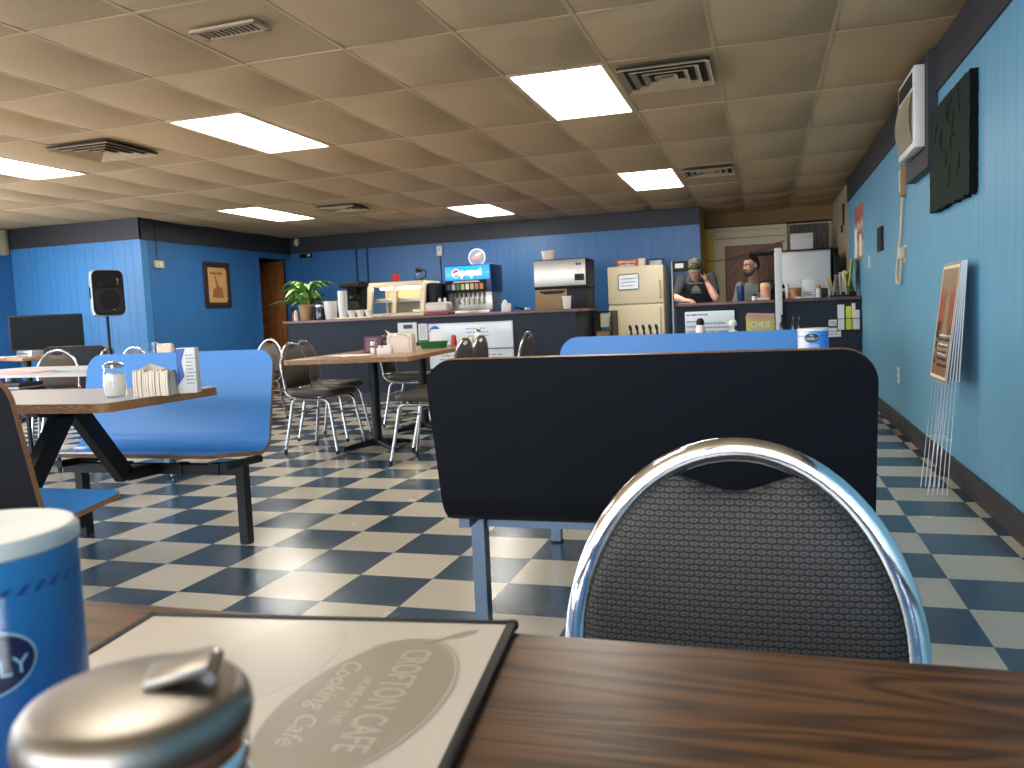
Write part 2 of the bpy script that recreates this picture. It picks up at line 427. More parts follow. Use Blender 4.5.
def ell(w, h, n=36): return [(w/2*math.cos(2*PI*k/n), h/2*math.sin(2*PI*k/n)) for k in range(n)]

def face_mtx(o, xdir, ydir):
    """local x along xdir, local y along ydir, z out of the face"""
    x = Vector(xdir).normalized(); y = Vector(ydir); y = (y-x*y.dot(x)).normalized(); z = x.cross(y)
    m = Matrix((( x.x, y.x, z.x, o[0]), (x.y, y.y, z.y, o[1]), (x.z, y.z, z.z, o[2]), (0, 0, 0, 1)))
    return m
RIGHTW = ((0, 1, 0), (0, 0, 1))            # a face that looks towards +x
FRONT = ((1, 0, 0), (0, 0, 1))      # a face that looks towards -y

def text(name, body, size, mtx, m, parent=None, ext=.0006, align='CENTER', sx=1., bold=0., shear=0., spacing=1.):
    cu = bpy.data.curves.new(name, 'FONT'); cu.body = body; cu.size = size; cu.align_x = align; cu.align_y = 'CENTER'
    cu.extrude = ext; cu.offset = bold; cu.shear = shear; cu.resolution_u = 3; cu.space_character = spacing
    o = bpy.data.objects.new(name, cu); COL.objects.link(o)
    dg = bpy.context.evaluated_depsgraph_get()
    me = bpy.data.meshes.new_from_object(o.evaluated_get(dg)); bpy.data.objects.remove(o); bpy.data.curves.remove(cu)
    me.transform(mtx @ Matrix.Diagonal((sx, 1, 1, 1)))
    me.name = name; me.materials.clear(); me.materials.append(M[m])
    o = bpy.data.objects.new(name, me); COL.objects.link(o)
    if parent: o.parent = parent
    return o

def scribble(name, w, h, rows, mtx, m, parent, seed=1, th=.004):
    """rows of small pen strokes too small to read in the photo"""
    rnd = random.Random(seed); bm = bmn()
    for i in range(rows):
        y = h/2-(i+.6)*h/rows; x = -w/2+rnd.uniform(0, .06)*w
        end = w/2-rnd.uniform(0, .3)*w
        while x < end:
            l = rnd.uniform(.03, .09)*w
            prism(bm, [(x, y-th*rnd.uniform(.6, 1.6)), (x+l, y-th*rnd.uniform(.2, 1.2)), (x+l, y+th*rnd.uniform(.4, 1.6)), (x, y+th*rnd.uniform(.6, 1.4))], mtx, .0006)
            x += l+rnd.uniform(.012, .04)*w
    return link_mesh(name, bm, m, parent, smooth=0)

def copy_tree(o, parent=None):
    c = o.copy(); COL.objects.link(c)
    if parent: c.parent = parent
    for ch in list(o.children): copy_tree(ch, c)
    return c

def fuse(bm, voxel, name, mats, parent, smooth_it=2):
    """join overlapping volumes into one continuous surface"""
    me = bpy.data.meshes.new(name); bm.to_mesh(me); bm.free()
    o = bpy.data.objects.new(name, me); COL.objects.link(o)
    md = o.modifiers.new('r', 'REMESH'); md.mode = 'VOXEL'; md.voxel_size = voxel; md.use_smooth_shade = True
    if smooth_it:
        ms = o.modifiers.new('s', 'SMOOTH'); ms.iterations = smooth_it; ms.factor = .5
    dg = bpy.context.evaluated_depsgraph_get()
    me2 = bpy.data.meshes.new_from_object(o.evaluated_get(dg))
    bpy.data.objects.remove(o); bpy.data.meshes.remove(me)
    me2.name = name
    me2.materials.clear()
    for m in mats: me2.materials.append(M[m])
    for p in me2.polygons: p.use_smooth = True
    o = bpy.data.objects.new(name, me2); COL.objects.link(o)
    if parent: o.parent = parent
    return o

def ball(bm, c, rx, ry, rz, seg=18, mtx=None):
    r = bmesh.ops.create_uvsphere(bm, u_segments=seg, v_segments=seg*2//3, radius=1.)
    m = Matrix.Translation(c) @ (mtx or Matrix()) @ Matrix.Diagonal((rx, ry, rz, 1))
    bmesh.ops.transform(bm, matrix=m, verts=r['verts'])

def limb(bm, pts, rs, seg=14):
    tube(bm, pts, rs, seg)
    for p, r in zip(pts, rs): ball(bm, p, r, r, r, 12)

# ------------------------------------------------------------------ room
H = 2.40
XR = .965
Y_BACK = 11.95; Y_ALC = 8.54; X_SIDE = -7.38; X_LEFT = -9.44; Y_REAR = -2.6; Y_KIT = 13.2; X_OPEN = -.845

struct(bxo('floor', X_LEFT-.3, XR+.1, Y_REAR-.2, Y_KIT+.3, -.1, 0, 'floor', smooth=0))

# ceiling: sagging lay-in tiles on a grid, openings left for fixtures
colx = [-.24-.605*k for k in range(-2, 16)]; colx[0] = .97; colx[-1] = X_LEFT-.15
colx = sorted(-7.38 if abs(x+7.5) < .01 else x for x in colx)
rowy = [Y_REAR-.1, -1.72, -.9, -.08, .73, 1.54, 2.35, 3.15, 3.97, 4.79, 6.03, 7.28, 8.56, 9.93, 11.17, 11.95, 12.6, Y_KIT+.2]
cellname = {}
lights = []     # (column index, row index)
def cell_at(x, y):
    i = max(k for k in range(len(colx)-1) if colx[k] <= x); j = max(k for k in range(len(rowy)-1) if rowy[k] <= y); return i, j
LP = [(-1.14, 5.4), (-1.14, 9.2), (-3.6, 10.5), (-3.6, 5.4), (-5.95, 5.4), (-5.95, 9.2), (-8.4, 7.0)]
LP_NEAR = [(-1.14, 1.0), (-3.6, 1.0), (-5.95, 1.0), (-8.4, 3.5)]
holes = {cell_at(*p) for p in LP+LP_NEAR}
flat = {cell_at(*p) for p in ((-.535, 5.13), (-.52, 8.86), (-4.80, 5.24), (-4.86, 9.10), (-2.375, 3.45))}       # tiles that carry a vent
bm = bmn()
for i in range(len(colx)-1):
    for j in range(len(rowy)-1):
        if (i, j) in holes: continue
        x0, x1, y0, y1 = colx[i], colx[i+1], rowy[j], rowy[j+1]
        rnd = random.Random(i*31+j); sag = .026+.014*rnd.random()
        if (i, j) in flat: sag = .003
        N = 8
        g = [[bm.verts.new((x0+(x1-x0)*a/N, y0+(y1-y0)*c/N, H-sag*(math.sin(PI*a/N)*math.sin(PI*c/N))**.6 if 0 < a < N and 0 < c < N else H)) for c in range(N+1)] for a in range(N+1)]
        for a in range(N):
            for c in range(N): bm.faces.new((g[a][c], g[a][c+1], g[a+1][c+1], g[a+1][c]))
for x in colx[1:-1]: box(bm, x-.011, x+.011, rowy[0], rowy[-1], H-.004, H+.02, mi=1)
for y in rowy[1:-1]: box(bm, colx[0], colx[-1], y-.011, y+.011, H-.0035, H+.02, mi=1)
box(bm, X_LEFT-.3, XR+.1, Y_REAR-.2, Y_KIT+.3, H+.12, H+.2)
struct(link_mesh('ceiling', bm, ['tile', 'grid'], smooth=60))

lbl = {0: 'lit ceiling panel nearest to the right wall, large and bright above the black bench',
       1: 'small lit ceiling panel above the cream refrigerator near the kitchen opening',
       2: 'small lit ceiling panel close to the back wall above the soda dispenser',
       3: 'long lit ceiling panel above the left booth, beside the middle of the ceiling',
       4: 'lit ceiling panel cut by the left photo edge beside the four-way vent',
       5: 'narrow lit ceiling panel in front of the hallway door above the framed poster',
       6: 'sliver of a lit ceiling panel at the far left above the television'}
for n, (x, y) in enumerate(LP+LP_NEAR):
    i, j = cell_at(x, y); x0, x1, y0, y1 = colx[i], colx[i+1], rowy[j], rowy[j+1]
    if n < len(LP): e = empty('ceiling_light', ((x0+x1)/2, (y0+y1)/2, H), 0, lbl[n], 'ceiling light', 'fluorescent ceiling panels')
    else:           # overhead, behind the viewer
        e = empty('trim_light', ((x0+x1)/2, (y0+y1)/2, H)); e['kind'] = 'structure'
    w, d = (x1-x0)/2-.012, (y1-y0)/2-.012
    bm = bmn()
    for s in (-1, 1):
        box(bm, s*w-.018 if s > 0 else -w, w if s > 0 else -w+.018, -d, d, -.006, .08)
        box(bm, -w+.018, w-.018, s*d-.018 if s > 0 else -d, d if s > 0 else -d+.018, -.006, .08)
    box(bm, -w, w, -d, d, .08, .09)
    link_mesh('frame', bm, 'lightframe', e, smooth=0)
    bxo('diffuser', -w+.018, w-.018, -d+.018, d-.018, .004, .012, 'diffuser', e)

def diffuser_vent(cx, cy, w, d, label):
    e = empty('ceiling_vent', (cx, cy, H), 0, label, 'ceiling vent', 'square louvred ceiling vents')
    bm = bmn()
    box(bm, -w/2, w/2, -d/2, d/2, -.022, -.018)
    link_mesh('backing', bm, 'ventdark', e, smooth=0)
    for k in range(4):
        s = 1-k*.25
        bm = bmn()
        # one sloping square ring
        z0, z1 = -.022, -.042
        o = [(-w/2*s, -d/2*s), (w/2*s, -d/2*s), (w/2*s, d/2*s), (-w/2*s, d/2*s)]
        q = s-.115
        i_ = [(-w/2*q, -d/2*q), (w/2*q, -d/2*q), (w/2*q, d/2*q), (-w/2*q, d/2*q)]
        A = [bm.verts.new((x, y, z1)) for x, y in o]; B = [bm.verts.new((x, y, z0)) for x, y in i_]
        A2 = [bm.verts.new((x, y, z1+.004)) for x, y in o]; B2 = [bm.verts.new((x, y, z0+.004)) for x, y in i_]
        for k2 in range(4):
            l = (k2+1) % 4
            bm.faces.new((A[k2], A[l], B[l], B[k2])); bm.faces.new((A2[l], A2[k2], B2[k2], B2[l]))
            bm.faces.new((B[k2], B[l], B2[l], B2[k2])); bm.faces.new((A[l], A[k2], A2[k2], A2[l]))
        link_mesh('louvre', bm, 'vent', e, smooth=0)
    return e
diffuser_vent(-.535, 5.13, .53, .53, 'four-way louvred vent beside the largest lit panel near the right wall')
diffuser_vent(-.52, 8.86, .50, .46, 'small louvred vent right of the light panel above the refrigerator')
diffuser_vent(-4.80, 5.24, .56, .54, 'four-way louvred vent beside the light panel at the left photo edge')
diffuser_vent(-4.86, 9.10, .50, .42, 'small dark vent between the two far light panels')
e = empty('ceiling_grille', (-2.375, 3.45, H), R(-2), 'small flat return grille alone in a ceiling tile near the top of the photo', 'ceiling vent')
bm = bmn()
for s in (-1, 1):
    box(bm, -.18, .18, s*.06-.012, s*.06+.012, -.03, -.018); box(bm, s*.168-.012, s*.168+.012, -.06, .06, -.03, -.018)
link_mesh('frame', bm, 'vent', e, smooth=0)
bxo('backing', -.17, .17, -.06, .06, -.020, -.016, 'ventdark', e)
bm = bmn()
for k in range(12): box(bm, -.16+k*.028, -.152+k*.028, -.05, .05, -.028, -.021)
link_mesh('slats', bm, 'vent', e, smooth=0)

# walls
struct(bxo('wall_right', XR, XR+.12, Y_REAR-.1, 10.62, 0, H, 'panel_right', smooth=0))
struct(bxo('wall_kitchen_right', XR, XR+.12, 10.62, Y_KIT+.2, 0, H, 'tan', smooth=0))
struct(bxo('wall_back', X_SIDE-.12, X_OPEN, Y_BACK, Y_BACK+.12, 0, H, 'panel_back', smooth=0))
struct(bxo('wall_alcove', X_LEFT-.1, X_SIDE, Y_ALC, Y_ALC+.12, 0, H, 'panel_x', smooth=0))
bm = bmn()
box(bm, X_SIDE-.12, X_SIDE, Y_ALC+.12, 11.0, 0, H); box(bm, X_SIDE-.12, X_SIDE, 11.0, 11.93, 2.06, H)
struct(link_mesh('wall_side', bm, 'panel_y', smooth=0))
# left wall: clerestory window near the corner and a tall window bay further forward
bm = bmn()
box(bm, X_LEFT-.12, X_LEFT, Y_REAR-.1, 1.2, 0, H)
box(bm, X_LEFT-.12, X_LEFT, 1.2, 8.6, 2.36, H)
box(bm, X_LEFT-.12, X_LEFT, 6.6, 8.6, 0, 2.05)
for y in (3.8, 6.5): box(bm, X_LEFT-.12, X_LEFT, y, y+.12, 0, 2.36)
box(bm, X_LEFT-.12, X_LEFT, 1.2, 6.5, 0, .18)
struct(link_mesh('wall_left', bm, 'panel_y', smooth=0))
for n, (y0, y1, z0, z1) in enumerate(((1.2, 3.8, .18, 2.36), (3.92, 6.5, .18, 2.36), (6.62, 8.5, 2.05, 2.36))):
    bm = bmn()
    for z in (z0, z1-.05): box(bm, X_LEFT-.10, X_LEFT-.02, y0, y1, z, z+.05)
    for y in (y0, (y0+y1)/2-.025, y1-.05): box(bm, X_LEFT-.10, X_LEFT-.02, y, y+.05, z0+.05, z1-.05)
    struct(link_mesh('window_%d' % (n+1), bm, 'whitepaint', smooth=0))
# valance in front of the clerestory window
bm = bmn(); N = 40
for k in range(N):
    y = 6.9+1.63*k/N; x = X_LEFT+.035+.012*math.sin(k*1.9)
    a = bm.verts.new((x, y, 2.06)); b = bm.verts.new((x, y, 2.375))
    if k: bm.faces.new((pa, a, b, pb))
    pa, pb = a, b
bmesh.ops.solidify(bm, geom=bm.faces[:], thickness=.006)
tag(link_mesh('window_valance', bm, 'curtain'), 'cream valance over the high window in the far left corner', 'curtain')
# rear wall with storefront windows (behind the camera)
bm = bmn()
box(bm, X_LEFT-.1, XR+.1, Y_REAR-.12, Y_REAR, 2.3, H); box(bm, X_LEFT-.1, XR+.1, Y_REAR-.12, Y_REAR, 0, .55)
for x in (X_LEFT-.05, -7.2, -4.9, -2.6, -.6, XR-.10): box(bm, x, x+.2, Y_REAR-.12, Y_REAR, .55, 2.3)
struct(link_mesh('wall_rear', bm, 'panel_x', smooth=0))
# kitchen beyond the opening
bm = bmn()
box(bm, X_OPEN-.12, XR+.1, Y_KIT, Y_KIT+.12, 0, H, mi=0)
struct(link_mesh('wall_kitchen', bm, ['kcream'], smooth=0))
struct(bxo('wall_kitchen_left', X_OPEN-.12, X_OPEN, Y_BACK+.12, Y_KIT, 0, H, 'yellow', smooth=0))
struct(bxo('trim_1', X_OPEN, XR, 12.85, 13.2, 2.18, H, mat('stained_soffit', (.20, .115, .04), .8, var=.4, vscale=3), smooth=0))                       # soffit over the kitchen wall
struct(bxo('trim_2', X_OPEN, -.72, 13.10, 13.20, 0, 2.18, 'yellow', smooth=0))                # yellow painted strip
bm = bmn()                                                                                 # cream casing of the opening
box(bm, -.72, -.56, 13.06, 13.2, 0, 1.90); box(bm, -.72, .34, 13.06, 13.2, 1.90, 2.01); box(bm, .28, .34, 13.06, 13.2, 0, 1.90)
box(bm, -.72, .34, 13.09, 13.2, 2.02, 2.12); box(bm, -.72, .34, 13.09, 13.2, 2.125, 2.18)
struct(link_mesh('trim_3', bm, 'kcream', smooth=0))
struct(bxo('trim_4', -.56, .28, 13.14, 13.2, 0, 1.90, 'redwood', smooth=0))                   # red-brown panel seen in the opening
struct(bxo('trim_5', .38, .92, 13.12, 13.2, 1.5, 2.16, wood_mat('grey_boards', (.06, .05, .042), (.13, .105, .085), .6, .7, 'Z'), smooth=0))
# charcoal bands under the ceiling and dark baseboards
for n, b_ in enumerate(((XR-.014, XR, Y_REAR, 10.62, 2.15, H), (X_SIDE, X_OPEN, Y_BACK-.014, Y_BACK, 2.15, H), (X_LEFT, X_SIDE+.014, Y_ALC-.014, Y_ALC, 2.135, H), (X_SIDE, X_SIDE+.014, Y_ALC-.014, Y_BACK-.014, 2.13, H))):
    struct(bxo('trim_%d' % (6+n), *b_, 'band', smooth=0))
struct(bxo('baseboard_right', XR-.016, XR, Y_REAR, 10.62, 0, .125, 'base', bev=.004))
struct(bxo('baseboard_back', X_SIDE, X_OPEN, Y_BACK-.016, Y_BACK, 0, .11, 'base', bev=.004))
struct(bxo('baseboard_alcove', X_LEFT, X_SIDE, Y_ALC-.016, Y_ALC, 0, .11, 'base', bev=.004))
struct(bxo('baseboard_side', X_SIDE, X_SIDE+.016, Y_ALC, 11.0, 0, .11, 'base', bev=.004))
# hallway doorway in the side wall: dark room behind, brown door swung in
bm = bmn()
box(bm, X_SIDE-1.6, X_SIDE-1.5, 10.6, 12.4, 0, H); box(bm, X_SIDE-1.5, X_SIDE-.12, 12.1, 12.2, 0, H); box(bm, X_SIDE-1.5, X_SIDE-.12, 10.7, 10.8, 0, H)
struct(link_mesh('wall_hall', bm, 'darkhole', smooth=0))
bm = bmn()
box(bm, X_SIDE-.13, X_SIDE+.012, 10.97, 11.03, 0, 2.09); box(bm, X_SIDE-.13, X_SIDE+.012, 11.03, 11.93, 2.05, 2.09)
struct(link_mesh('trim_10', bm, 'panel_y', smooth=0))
e = empty('door_1', (X_SIDE-.14, 11.93, 0), R(180)); e['kind'] = 'structure'
bxo('door_leaf', 0, .44, -.02, .02, .01, 2.04, 'doorwood', e, bev=.003)
bm = bmn(); tube(bm, [(.39, .02, .98), (.39, .07, .98)], .012); ball(bm, (.39, .085, .98), .028, .022, .028); link_mesh('door_handle', bm, 'dullchrome', e)

struct(bxo('ground_outside', -60, 40, -60, Y_REAR-.2, -.25, -.2, 'concrete', smooth=0))
struct(bxo('ground_outside_left', -60, X_LEFT-.3, Y_REAR-.2, 40, -.25, -.2, 'concrete', smooth=0))

# ------------------------------------------------------------------ stacking chairs
CH_ZC, CH_B, CH_A = .625, .231, .186           # centre height, half height and half width of the arched back
def back_y(z): return -.215-.14*max(0, z-.46)**1.05
def arch_pts(a, b, zlo, n=36):
    pts = []
    for z in (zlo, .52, .57): pts.append((-a+.012*(CH_ZC-z)/.17, z))
    for k in range(n+1):
        t = PI-PI*k/n; pts.append((a*math.cos(t), CH_ZC+b*math.sin(t)))
    for z in (.57, .52, zlo): pts.append((a-.012*(CH_ZC-z)/.17, z))
    return pts
def make_chair(cloth='fabric', label='', group=None, frame='chrome'):
    e = empty('dining_chair', (0, 0, 0), 0, label, 'chair', group)
    # chrome arch running down into the side rails
    path = [(-.165, .02, .425), (-.168, -.10, .425), (-.170, -.165, .432), (-.172, -.198, .452), (-.174, back_y(.48), .48)]
    body = [(x, back_y(z), z) for x, z in arch_pts(CH_A-.014, CH_B-.011, .50)]
    path = path+body+[(-x, y, z) for x, y, z in path[::-1]]
    bm = bmn()
    # flat oval section, wide in the plane of the back
    n = len(path); rings = []
    P = [Vector(p) for p in path]
    for i in range(n):
        d = (P[min(i+1, n-1)]-P[max(i-1, 0)]).normalized()
        inb = 5 <= i < n-5
        v = Vector((0, 1, 0)) if inb else Vector((1, 0, 0))
        v = (v-d*v.dot(d)).normalized(); u = d.cross(v)
        ru, rv = (.0128, .0100) if inb else (.011, .011)
        rings.append([bm.verts.new(P[i]+u*ru*math.copysign(abs(math.cos(2*PI*k/16))**.75, math.cos(2*PI*k/16))+v*rv*math.sin(2*PI*k/16)) for k in range(16)])
    for a, b in zip(rings, rings[1:]):
        for k in range(16): bm.faces.new((a[k], a[(k+1) % 16], b[(k+1) % 16], b[k]))
    bm.faces.new(rings[0][::-1]); bm.faces.new(rings[-1])
    bmesh.ops.recalc_face_normals(bm, faces=bm.faces[:])
    link_mesh('back_frame', bm, frame, e)
    # upholstered panel with a wavy top that leaves a hand hole
    def top(x):
        ai, bi = CH_A-.0235, CH_B-.021
        arch = CH_ZC+bi*math.sqrt(max(0, 1-(x/ai)**2))
        wave = .800+.0095*(1-math.cos(PI*min(abs(x), .078)/.078))
        return min(arch, wave) if abs(x) < .078 else min(arch, .819-.05*max(0, abs(x)-.078)*0)
    N, K, hw = 40, 16, CH_A-.0245
    bm = bmn(); zb = .50
    G = {}
    for side in (1, -1):
        for i in range(N+1):
            x = -hw*math.cos(PI*i/N)
            for j in range(K+1):
                v = j/K; z = zb+(top(x)-zb)*v
                edge = min(1., max(0., min(1-abs(x)/hw, v, 1-v))*9)
                th = .006+.010*math.sqrt(edge)+.010*max(0, 1-(x/hw)**2)*math.sin(PI*min(1, max(0, (z-zb)/.30)))**1.0
                G[side, i, j] = bm.verts.new((x, back_y(z)+side*th, z))
    for side in (1, -1):
        for i in range(N):
            for j in range(K):
                q = (G[side, i, j], G[side, i+1, j], G[side, i+1, j+1], G[side, i, j+1])
                bm.faces.new(q if side < 0 else q[::-1])
    ring = [(i, 0) for i in range(N)]+[(N, j) for j in range(K)]+[(i, K) for i in range(N, 0, -1)]+[(0, j) for j in range(K, 0, -1)]
    for (a, b) in zip(ring, ring[1:]+ring[:1]):
        bm.faces.new((G[1, *a], G[1, *b], G[-1, *b], G[-1, *a]))
    bmesh.ops.recalc_face_normals(bm, faces=bm.faces[:])
    link_mesh('backrest', bm, cloth, e, smooth=60)
    # seat cushion
    bm = bmn(); ol = rrect(.41, .42, .08, 6)
    levels = [(.86, .436), (.97, .440), (1., .455), (1., .475), (.965, .488), (.85, .494), (.5, .498)]
    rings = [[bm.verts.new((x*s, .01+y*s, z)) for x, y in ol] for s, z in levels]
    for a, b in zip(rings, rings[1:]):
        for k in range(len(a)): bm.faces.new((a[k], a[(k+1) % len(a)], b[(k+1) % len(a)], b[k]))
    bm.faces.new(rings[0][::-1]); bm.faces.new(rings[-1])
    link_mesh('seat', bm, cloth, e)
    # legs: bent chrome tubes, front and rear of each side meet under the seat
    for s in (-1, 1):
        for f in (1, -1):
            yf = .01+f*.235; pts = [(s*.205, yf, .012), (s*.187, .01+f*.195, .22), (s*.178, .01+f*.172, .35)]
            for k in range(1, 6):
                a = PI/2*k/5; pts.append((s*.178, .01+f*(.172-.05+.05*math.cos(a)-.004), .365+.05*math.sin(a)))
            pts.append((s*.178, .01, .415))
            bm = bmn(); tube(bm, pts, .0115, 12); l = link_mesh('leg', bm, frame, e)
            bm = bmn(); lathe(bm, [(.013, 0), (.015, .004), (.015, .022), (.012, .03)], (s*.205, yf, 0), 14); link_mesh('foot_glide', bm, 'rubber', l)
    bm = bmn()
    for f in (1, -1): tube(bm, [(-.176, .01+f*.10, .424), (.176, .01+f*.10, .424)], .009, 10)
    for f in (1, -1): tube(bm, [(-.181, .01+f*.178, .31), (.181, .01+f*.178, .31)], .007, 10)
    link_mesh('seat_frame', bm, frame, e)
    return e

front_chair = make_chair('fabric', 'chrome-framed chair with a dark patterned back, across the nearest wooden table')
front_chair.location = (-.033, .625, 0); front_chair.scale = (1, 1, .989); front_chair.rotation_euler = (0, 0, PI)
brown_chair = make_chair('brownvinyl', 'brown padded chrome chair side-on at the near left of the long table', 'brown chrome chairs', 'chrome2')
brown_chair.location = (-3.33, 5.72, 0); brown_chair.rotation_euler = (0, 0, R(-94))
for (x, y, rz, label) in (
        (-3.58, 6.32, -92, 'brown padded chrome chair behind the side-on one, at the far left of the long table'),
        (-5.10, 7.42, 172, 'chrome chair back just showing above the right corner of the left blue bench'),
        (-2.22, 5.30, 88, 'chair back under the salt jar, leftmost of the two touching backs behind the black bench'),
        (-2.30, 5.86, 88, 'chair back under a dark jar lid, right one of two touching backs'),
        (-2.14, 6.60, 86, 'lone chair back in front of the plain counter panel, right of the white boards'),
        (-3.20, 7.16, -86, 'brown chrome chair farthest along the left side of the long table'),
        (-6.22, 5.98, -140, 'brown folding-look chair with a round chrome top behind the grey table at far left'),
        (-5.54, 5.50, 118, 'chrome chair top rising behind the left blue bench below the speaker stand'),
        (-5.66, 6.62, 0, 'chrome chair top rising behind the left blue bench near the napkin bundle')):
    c = copy_tree(brown_chair); c.location = (x, y, 0); c.rotation_euler = (0, 0, R(rz)); c['label'] = label

# ------------------------------------------------------------------ booths: two moulded benches and a table on one steel frame
def shell_profile():
    """(y, z) from the top of the back, down the curve, out to the front of the seat; y grows towards the table"""
    pts = [(-.805, .875)]
    for k in range(1, 7): pts.append((-.805+.078*k/6, .875-.385*k/6))
    c = (-.632, .487)                      # bend centre
    for k in range(1, 13):
        a = R(181+(279-181)*k/12); pts.append((c[0]+.093*math.cos(a), c[1]+.093*math.sin(a)))
    last = pts[-1]
    for k in range(1, 7): pts.append((last[0]+.235*k/6, last[1]+.030*k/6))
    last = pts[-1]
    for k in range(1, 5): pts.append((last[0]+.028*k/4, last[1]+.006*k/4-.010*(k/4)**2))
    return pts
def bench_shell(W, name, parent, flip):
    prof = [Vector((0, y, z)) for y, z in shell_profile()]
    s = [0.]
    for a, b in zip(prof, prof[1:]): s.append(s[-1]+(b-a).length)
    # resample densely with extra rows in the rounded corners
    L = s[-1]; rt, rb = .085, .075
    ts = sorted({round(v, 5) for v in [rt*(1-math.cos(PI/2*k/8)) for k in range(9)]+[L-rb*(1-math.cos(PI/2*k/8)) for k in range(9)]+[rt+(L-rt-rb)*k/34 for k in range(35)]})
    def at(t):
        for i in range(len(s)-1):
            if t <= s[i+1]+1e-9: return prof[i].lerp(prof[i+1], (t-s[i])/(s[i+1]-s[i]))
        return prof[-1]
    def hw(t):
        if t < rt: return W/2-rt+math.sqrt(max(0, rt**2-(rt-t)**2))
        if t > L-rb: return W/2-rb+math.sqrt(max(0, rb**2-(t-L+rb)**2))
        return W/2
    bm = bmn(); N = 10; th = .0095
    top, bot = [], []
    for t in ts:
        p = at(t); d = (at(min(L, t+.012))-at(max(0, t-.012))).normalized(); nrm = Vector((0, -d.z, d.y)) if True else None
        w = hw(t)
        top.append([bm.verts.new((-w+2*w*k/N, p.y+nrm.y*th, p.z+nrm.z*th)) for k in range(N+1)])
        bot.append([bm.verts.new((-w+2*w*k/N, p.y-nrm.y*th, p.z-nrm.z*th)) for k in range(N+1)])
    for i in range(len(ts)-1):
        for k in range(N):
            f = bm.faces.new((top[i][k], top[i+1][k], top[i+1][k+1], top[i][k+1])); f.material_index = 0
            f = bm.faces.new((bot[i][k], bot[i][k+1], bot[i+1][k+1], bot[i+1][k])); f.material_index = 1
    n = len(ts)
    ring = [(0, k) for k in range(N)]+[(i, N) for i in range(n-1)]+[(n-1, k) for k in range(N, 0, -1)]+[(i, 0) for i in range(n-1, 0, -1)]
    for a, b in zip(ring, ring[1:]+ring[:1]):
        f = bm.faces.new((top[a[0]][a[1]], top[b[0]][b[1]], bot[b[0]][b[1]], bot[a[0]][a[1]])); f.material_index = 2
    bmesh.ops.recalc_face_normals(bm, faces=bm.faces[:])
    if flip: bmesh.ops.transform(bm, matrix=Matrix.Rotation(PI, 4, 'Z'), verts=bm.verts[:])
    return link_mesh(name, bm, ['bluelam', 'blacklam', 'ply'], parent, smooth=35)

def booth(loc, rz, label, W=1.12, legm='blackmetal', table_dx=.0, tW=1.12, tmat='greytop', leg_x=((-.54, .54), (-.54, .54)), far_dx=0., near_dx=0., arm_x=.10):
    e = empty('dining_booth', loc, rz, label, 'booth', 'booth seating units')
    bench_shell(W, 'bench', e, False); far = bench_shell(W, 'bench', e, True); far.location.x = far_dx
    e.children[0].location.x = near_dx
    for sy in (-1, 1):
        for x in leg_x[0 if sy < 0 else 1]:
            bm = bmn(); sqtube(bm, (x, sy*.49, .006), (x, sy*.49, .384), .048, .042, up=(1, 0, 0)); l = link_mesh('leg', bm, legm, e, smooth=0)
            bm = bmn(); lathe(bm, [(.030, 0), (.030, .006), (.018, .012)], (x, sy*.49, 0), 16); link_mesh('foot_glide', bm, 'rubber', l)
            bm = bmn(); sqtube(bm, (x, sy*.63, .368), (x, sy*.36, .380), .034, .03); link_mesh('seat_bracket', bm, legm, e, smooth=0)
        bm = bmn(); sqtube(bm, (-W/2+.05, sy*.47, .345), (W/2-.05, sy*.47, .345), .045, .045)
        for x in (-.16, .16, .36): box(bm, x-.025, x+.025, sy*.47-.028, sy*.47+.028, .322, .374)
        link_mesh('seat_beam', bm, legm, e, smooth=0)
    # inverted V carrying the table
    for sx in (arm_x,):
        for sy in (-1, 1):
            bm = bmn(); sqtube(bm, (sx, sy*.03, .672), (sx, sy*.27, .35), .05, .075); sqtube(bm, (sx, sy*.27, .352), (sx, sy*.45, .346), .05, .05)
            link_mesh('table_arm', bm, 'blackmetal', e, smooth=0)
        bm = bmn()
        prism(bm, [(-.22, .0), (.22, 0), (.17, -.035), (.07, -.05), (-.07, -.05), (-.17, -.035)], face_mtx((sx-.025, 0, .705), (0, 1, 0), (0, 0, 1)), .05)
        link_mesh('table_plate', bm, 'blackmetal', e, smooth=0)
    bm = bmn(); ol = rrect(tW, .66, .05, 6)
    mt = Matrix.Translation((table_dx, -.02, 0))
    prism(bm, ol, mt @ Matrix.Translation((0, 0, .705)), .0335)
    tt = link_mesh('table_top', bm, 'oak_edge', e, smooth=35)
    bm = bmn(); prism(bm, rrect(tW-.004, .656, .048, 6), mt @ Matrix.Translation((0, 0, .738)), .002); link_mesh('laminate_surface', bm, tmat, tt)
    return e
booth((-2.765, 2.695, 0), R(0), 'booth at left with a pale table, blue bench and napkins, beside the checkered aisle', 1.12, 'blackmetal', -.03, 1.12, leg_x=((-.50, .39), (-.44, .475)), far_dx=-.08, near_dx=.05, arm_x=.02)
booth((-.325, 2.925, 0), R(0), 'booth whose black bench back stands right behind the patterned chair', 1.165, 'greymetal', .0, 1.12, leg_x=((-.555, .555), (-.555, .555)))
e = empty('bench', (-6.57, 7.40, 0), R(-2), 'black-backed bench at far left behind the round-topped chair', 'bench')
bench_shell(.84, 'seat_shell', e, False)
for x in (-.36, .36):
    for y in (-.66, -.42):
        bm = bmn(); sqtube(bm, (x, y, .0), (x, y, .40), .034); link_mesh('leg', bm, 'blackmetal', e, smooth=0)

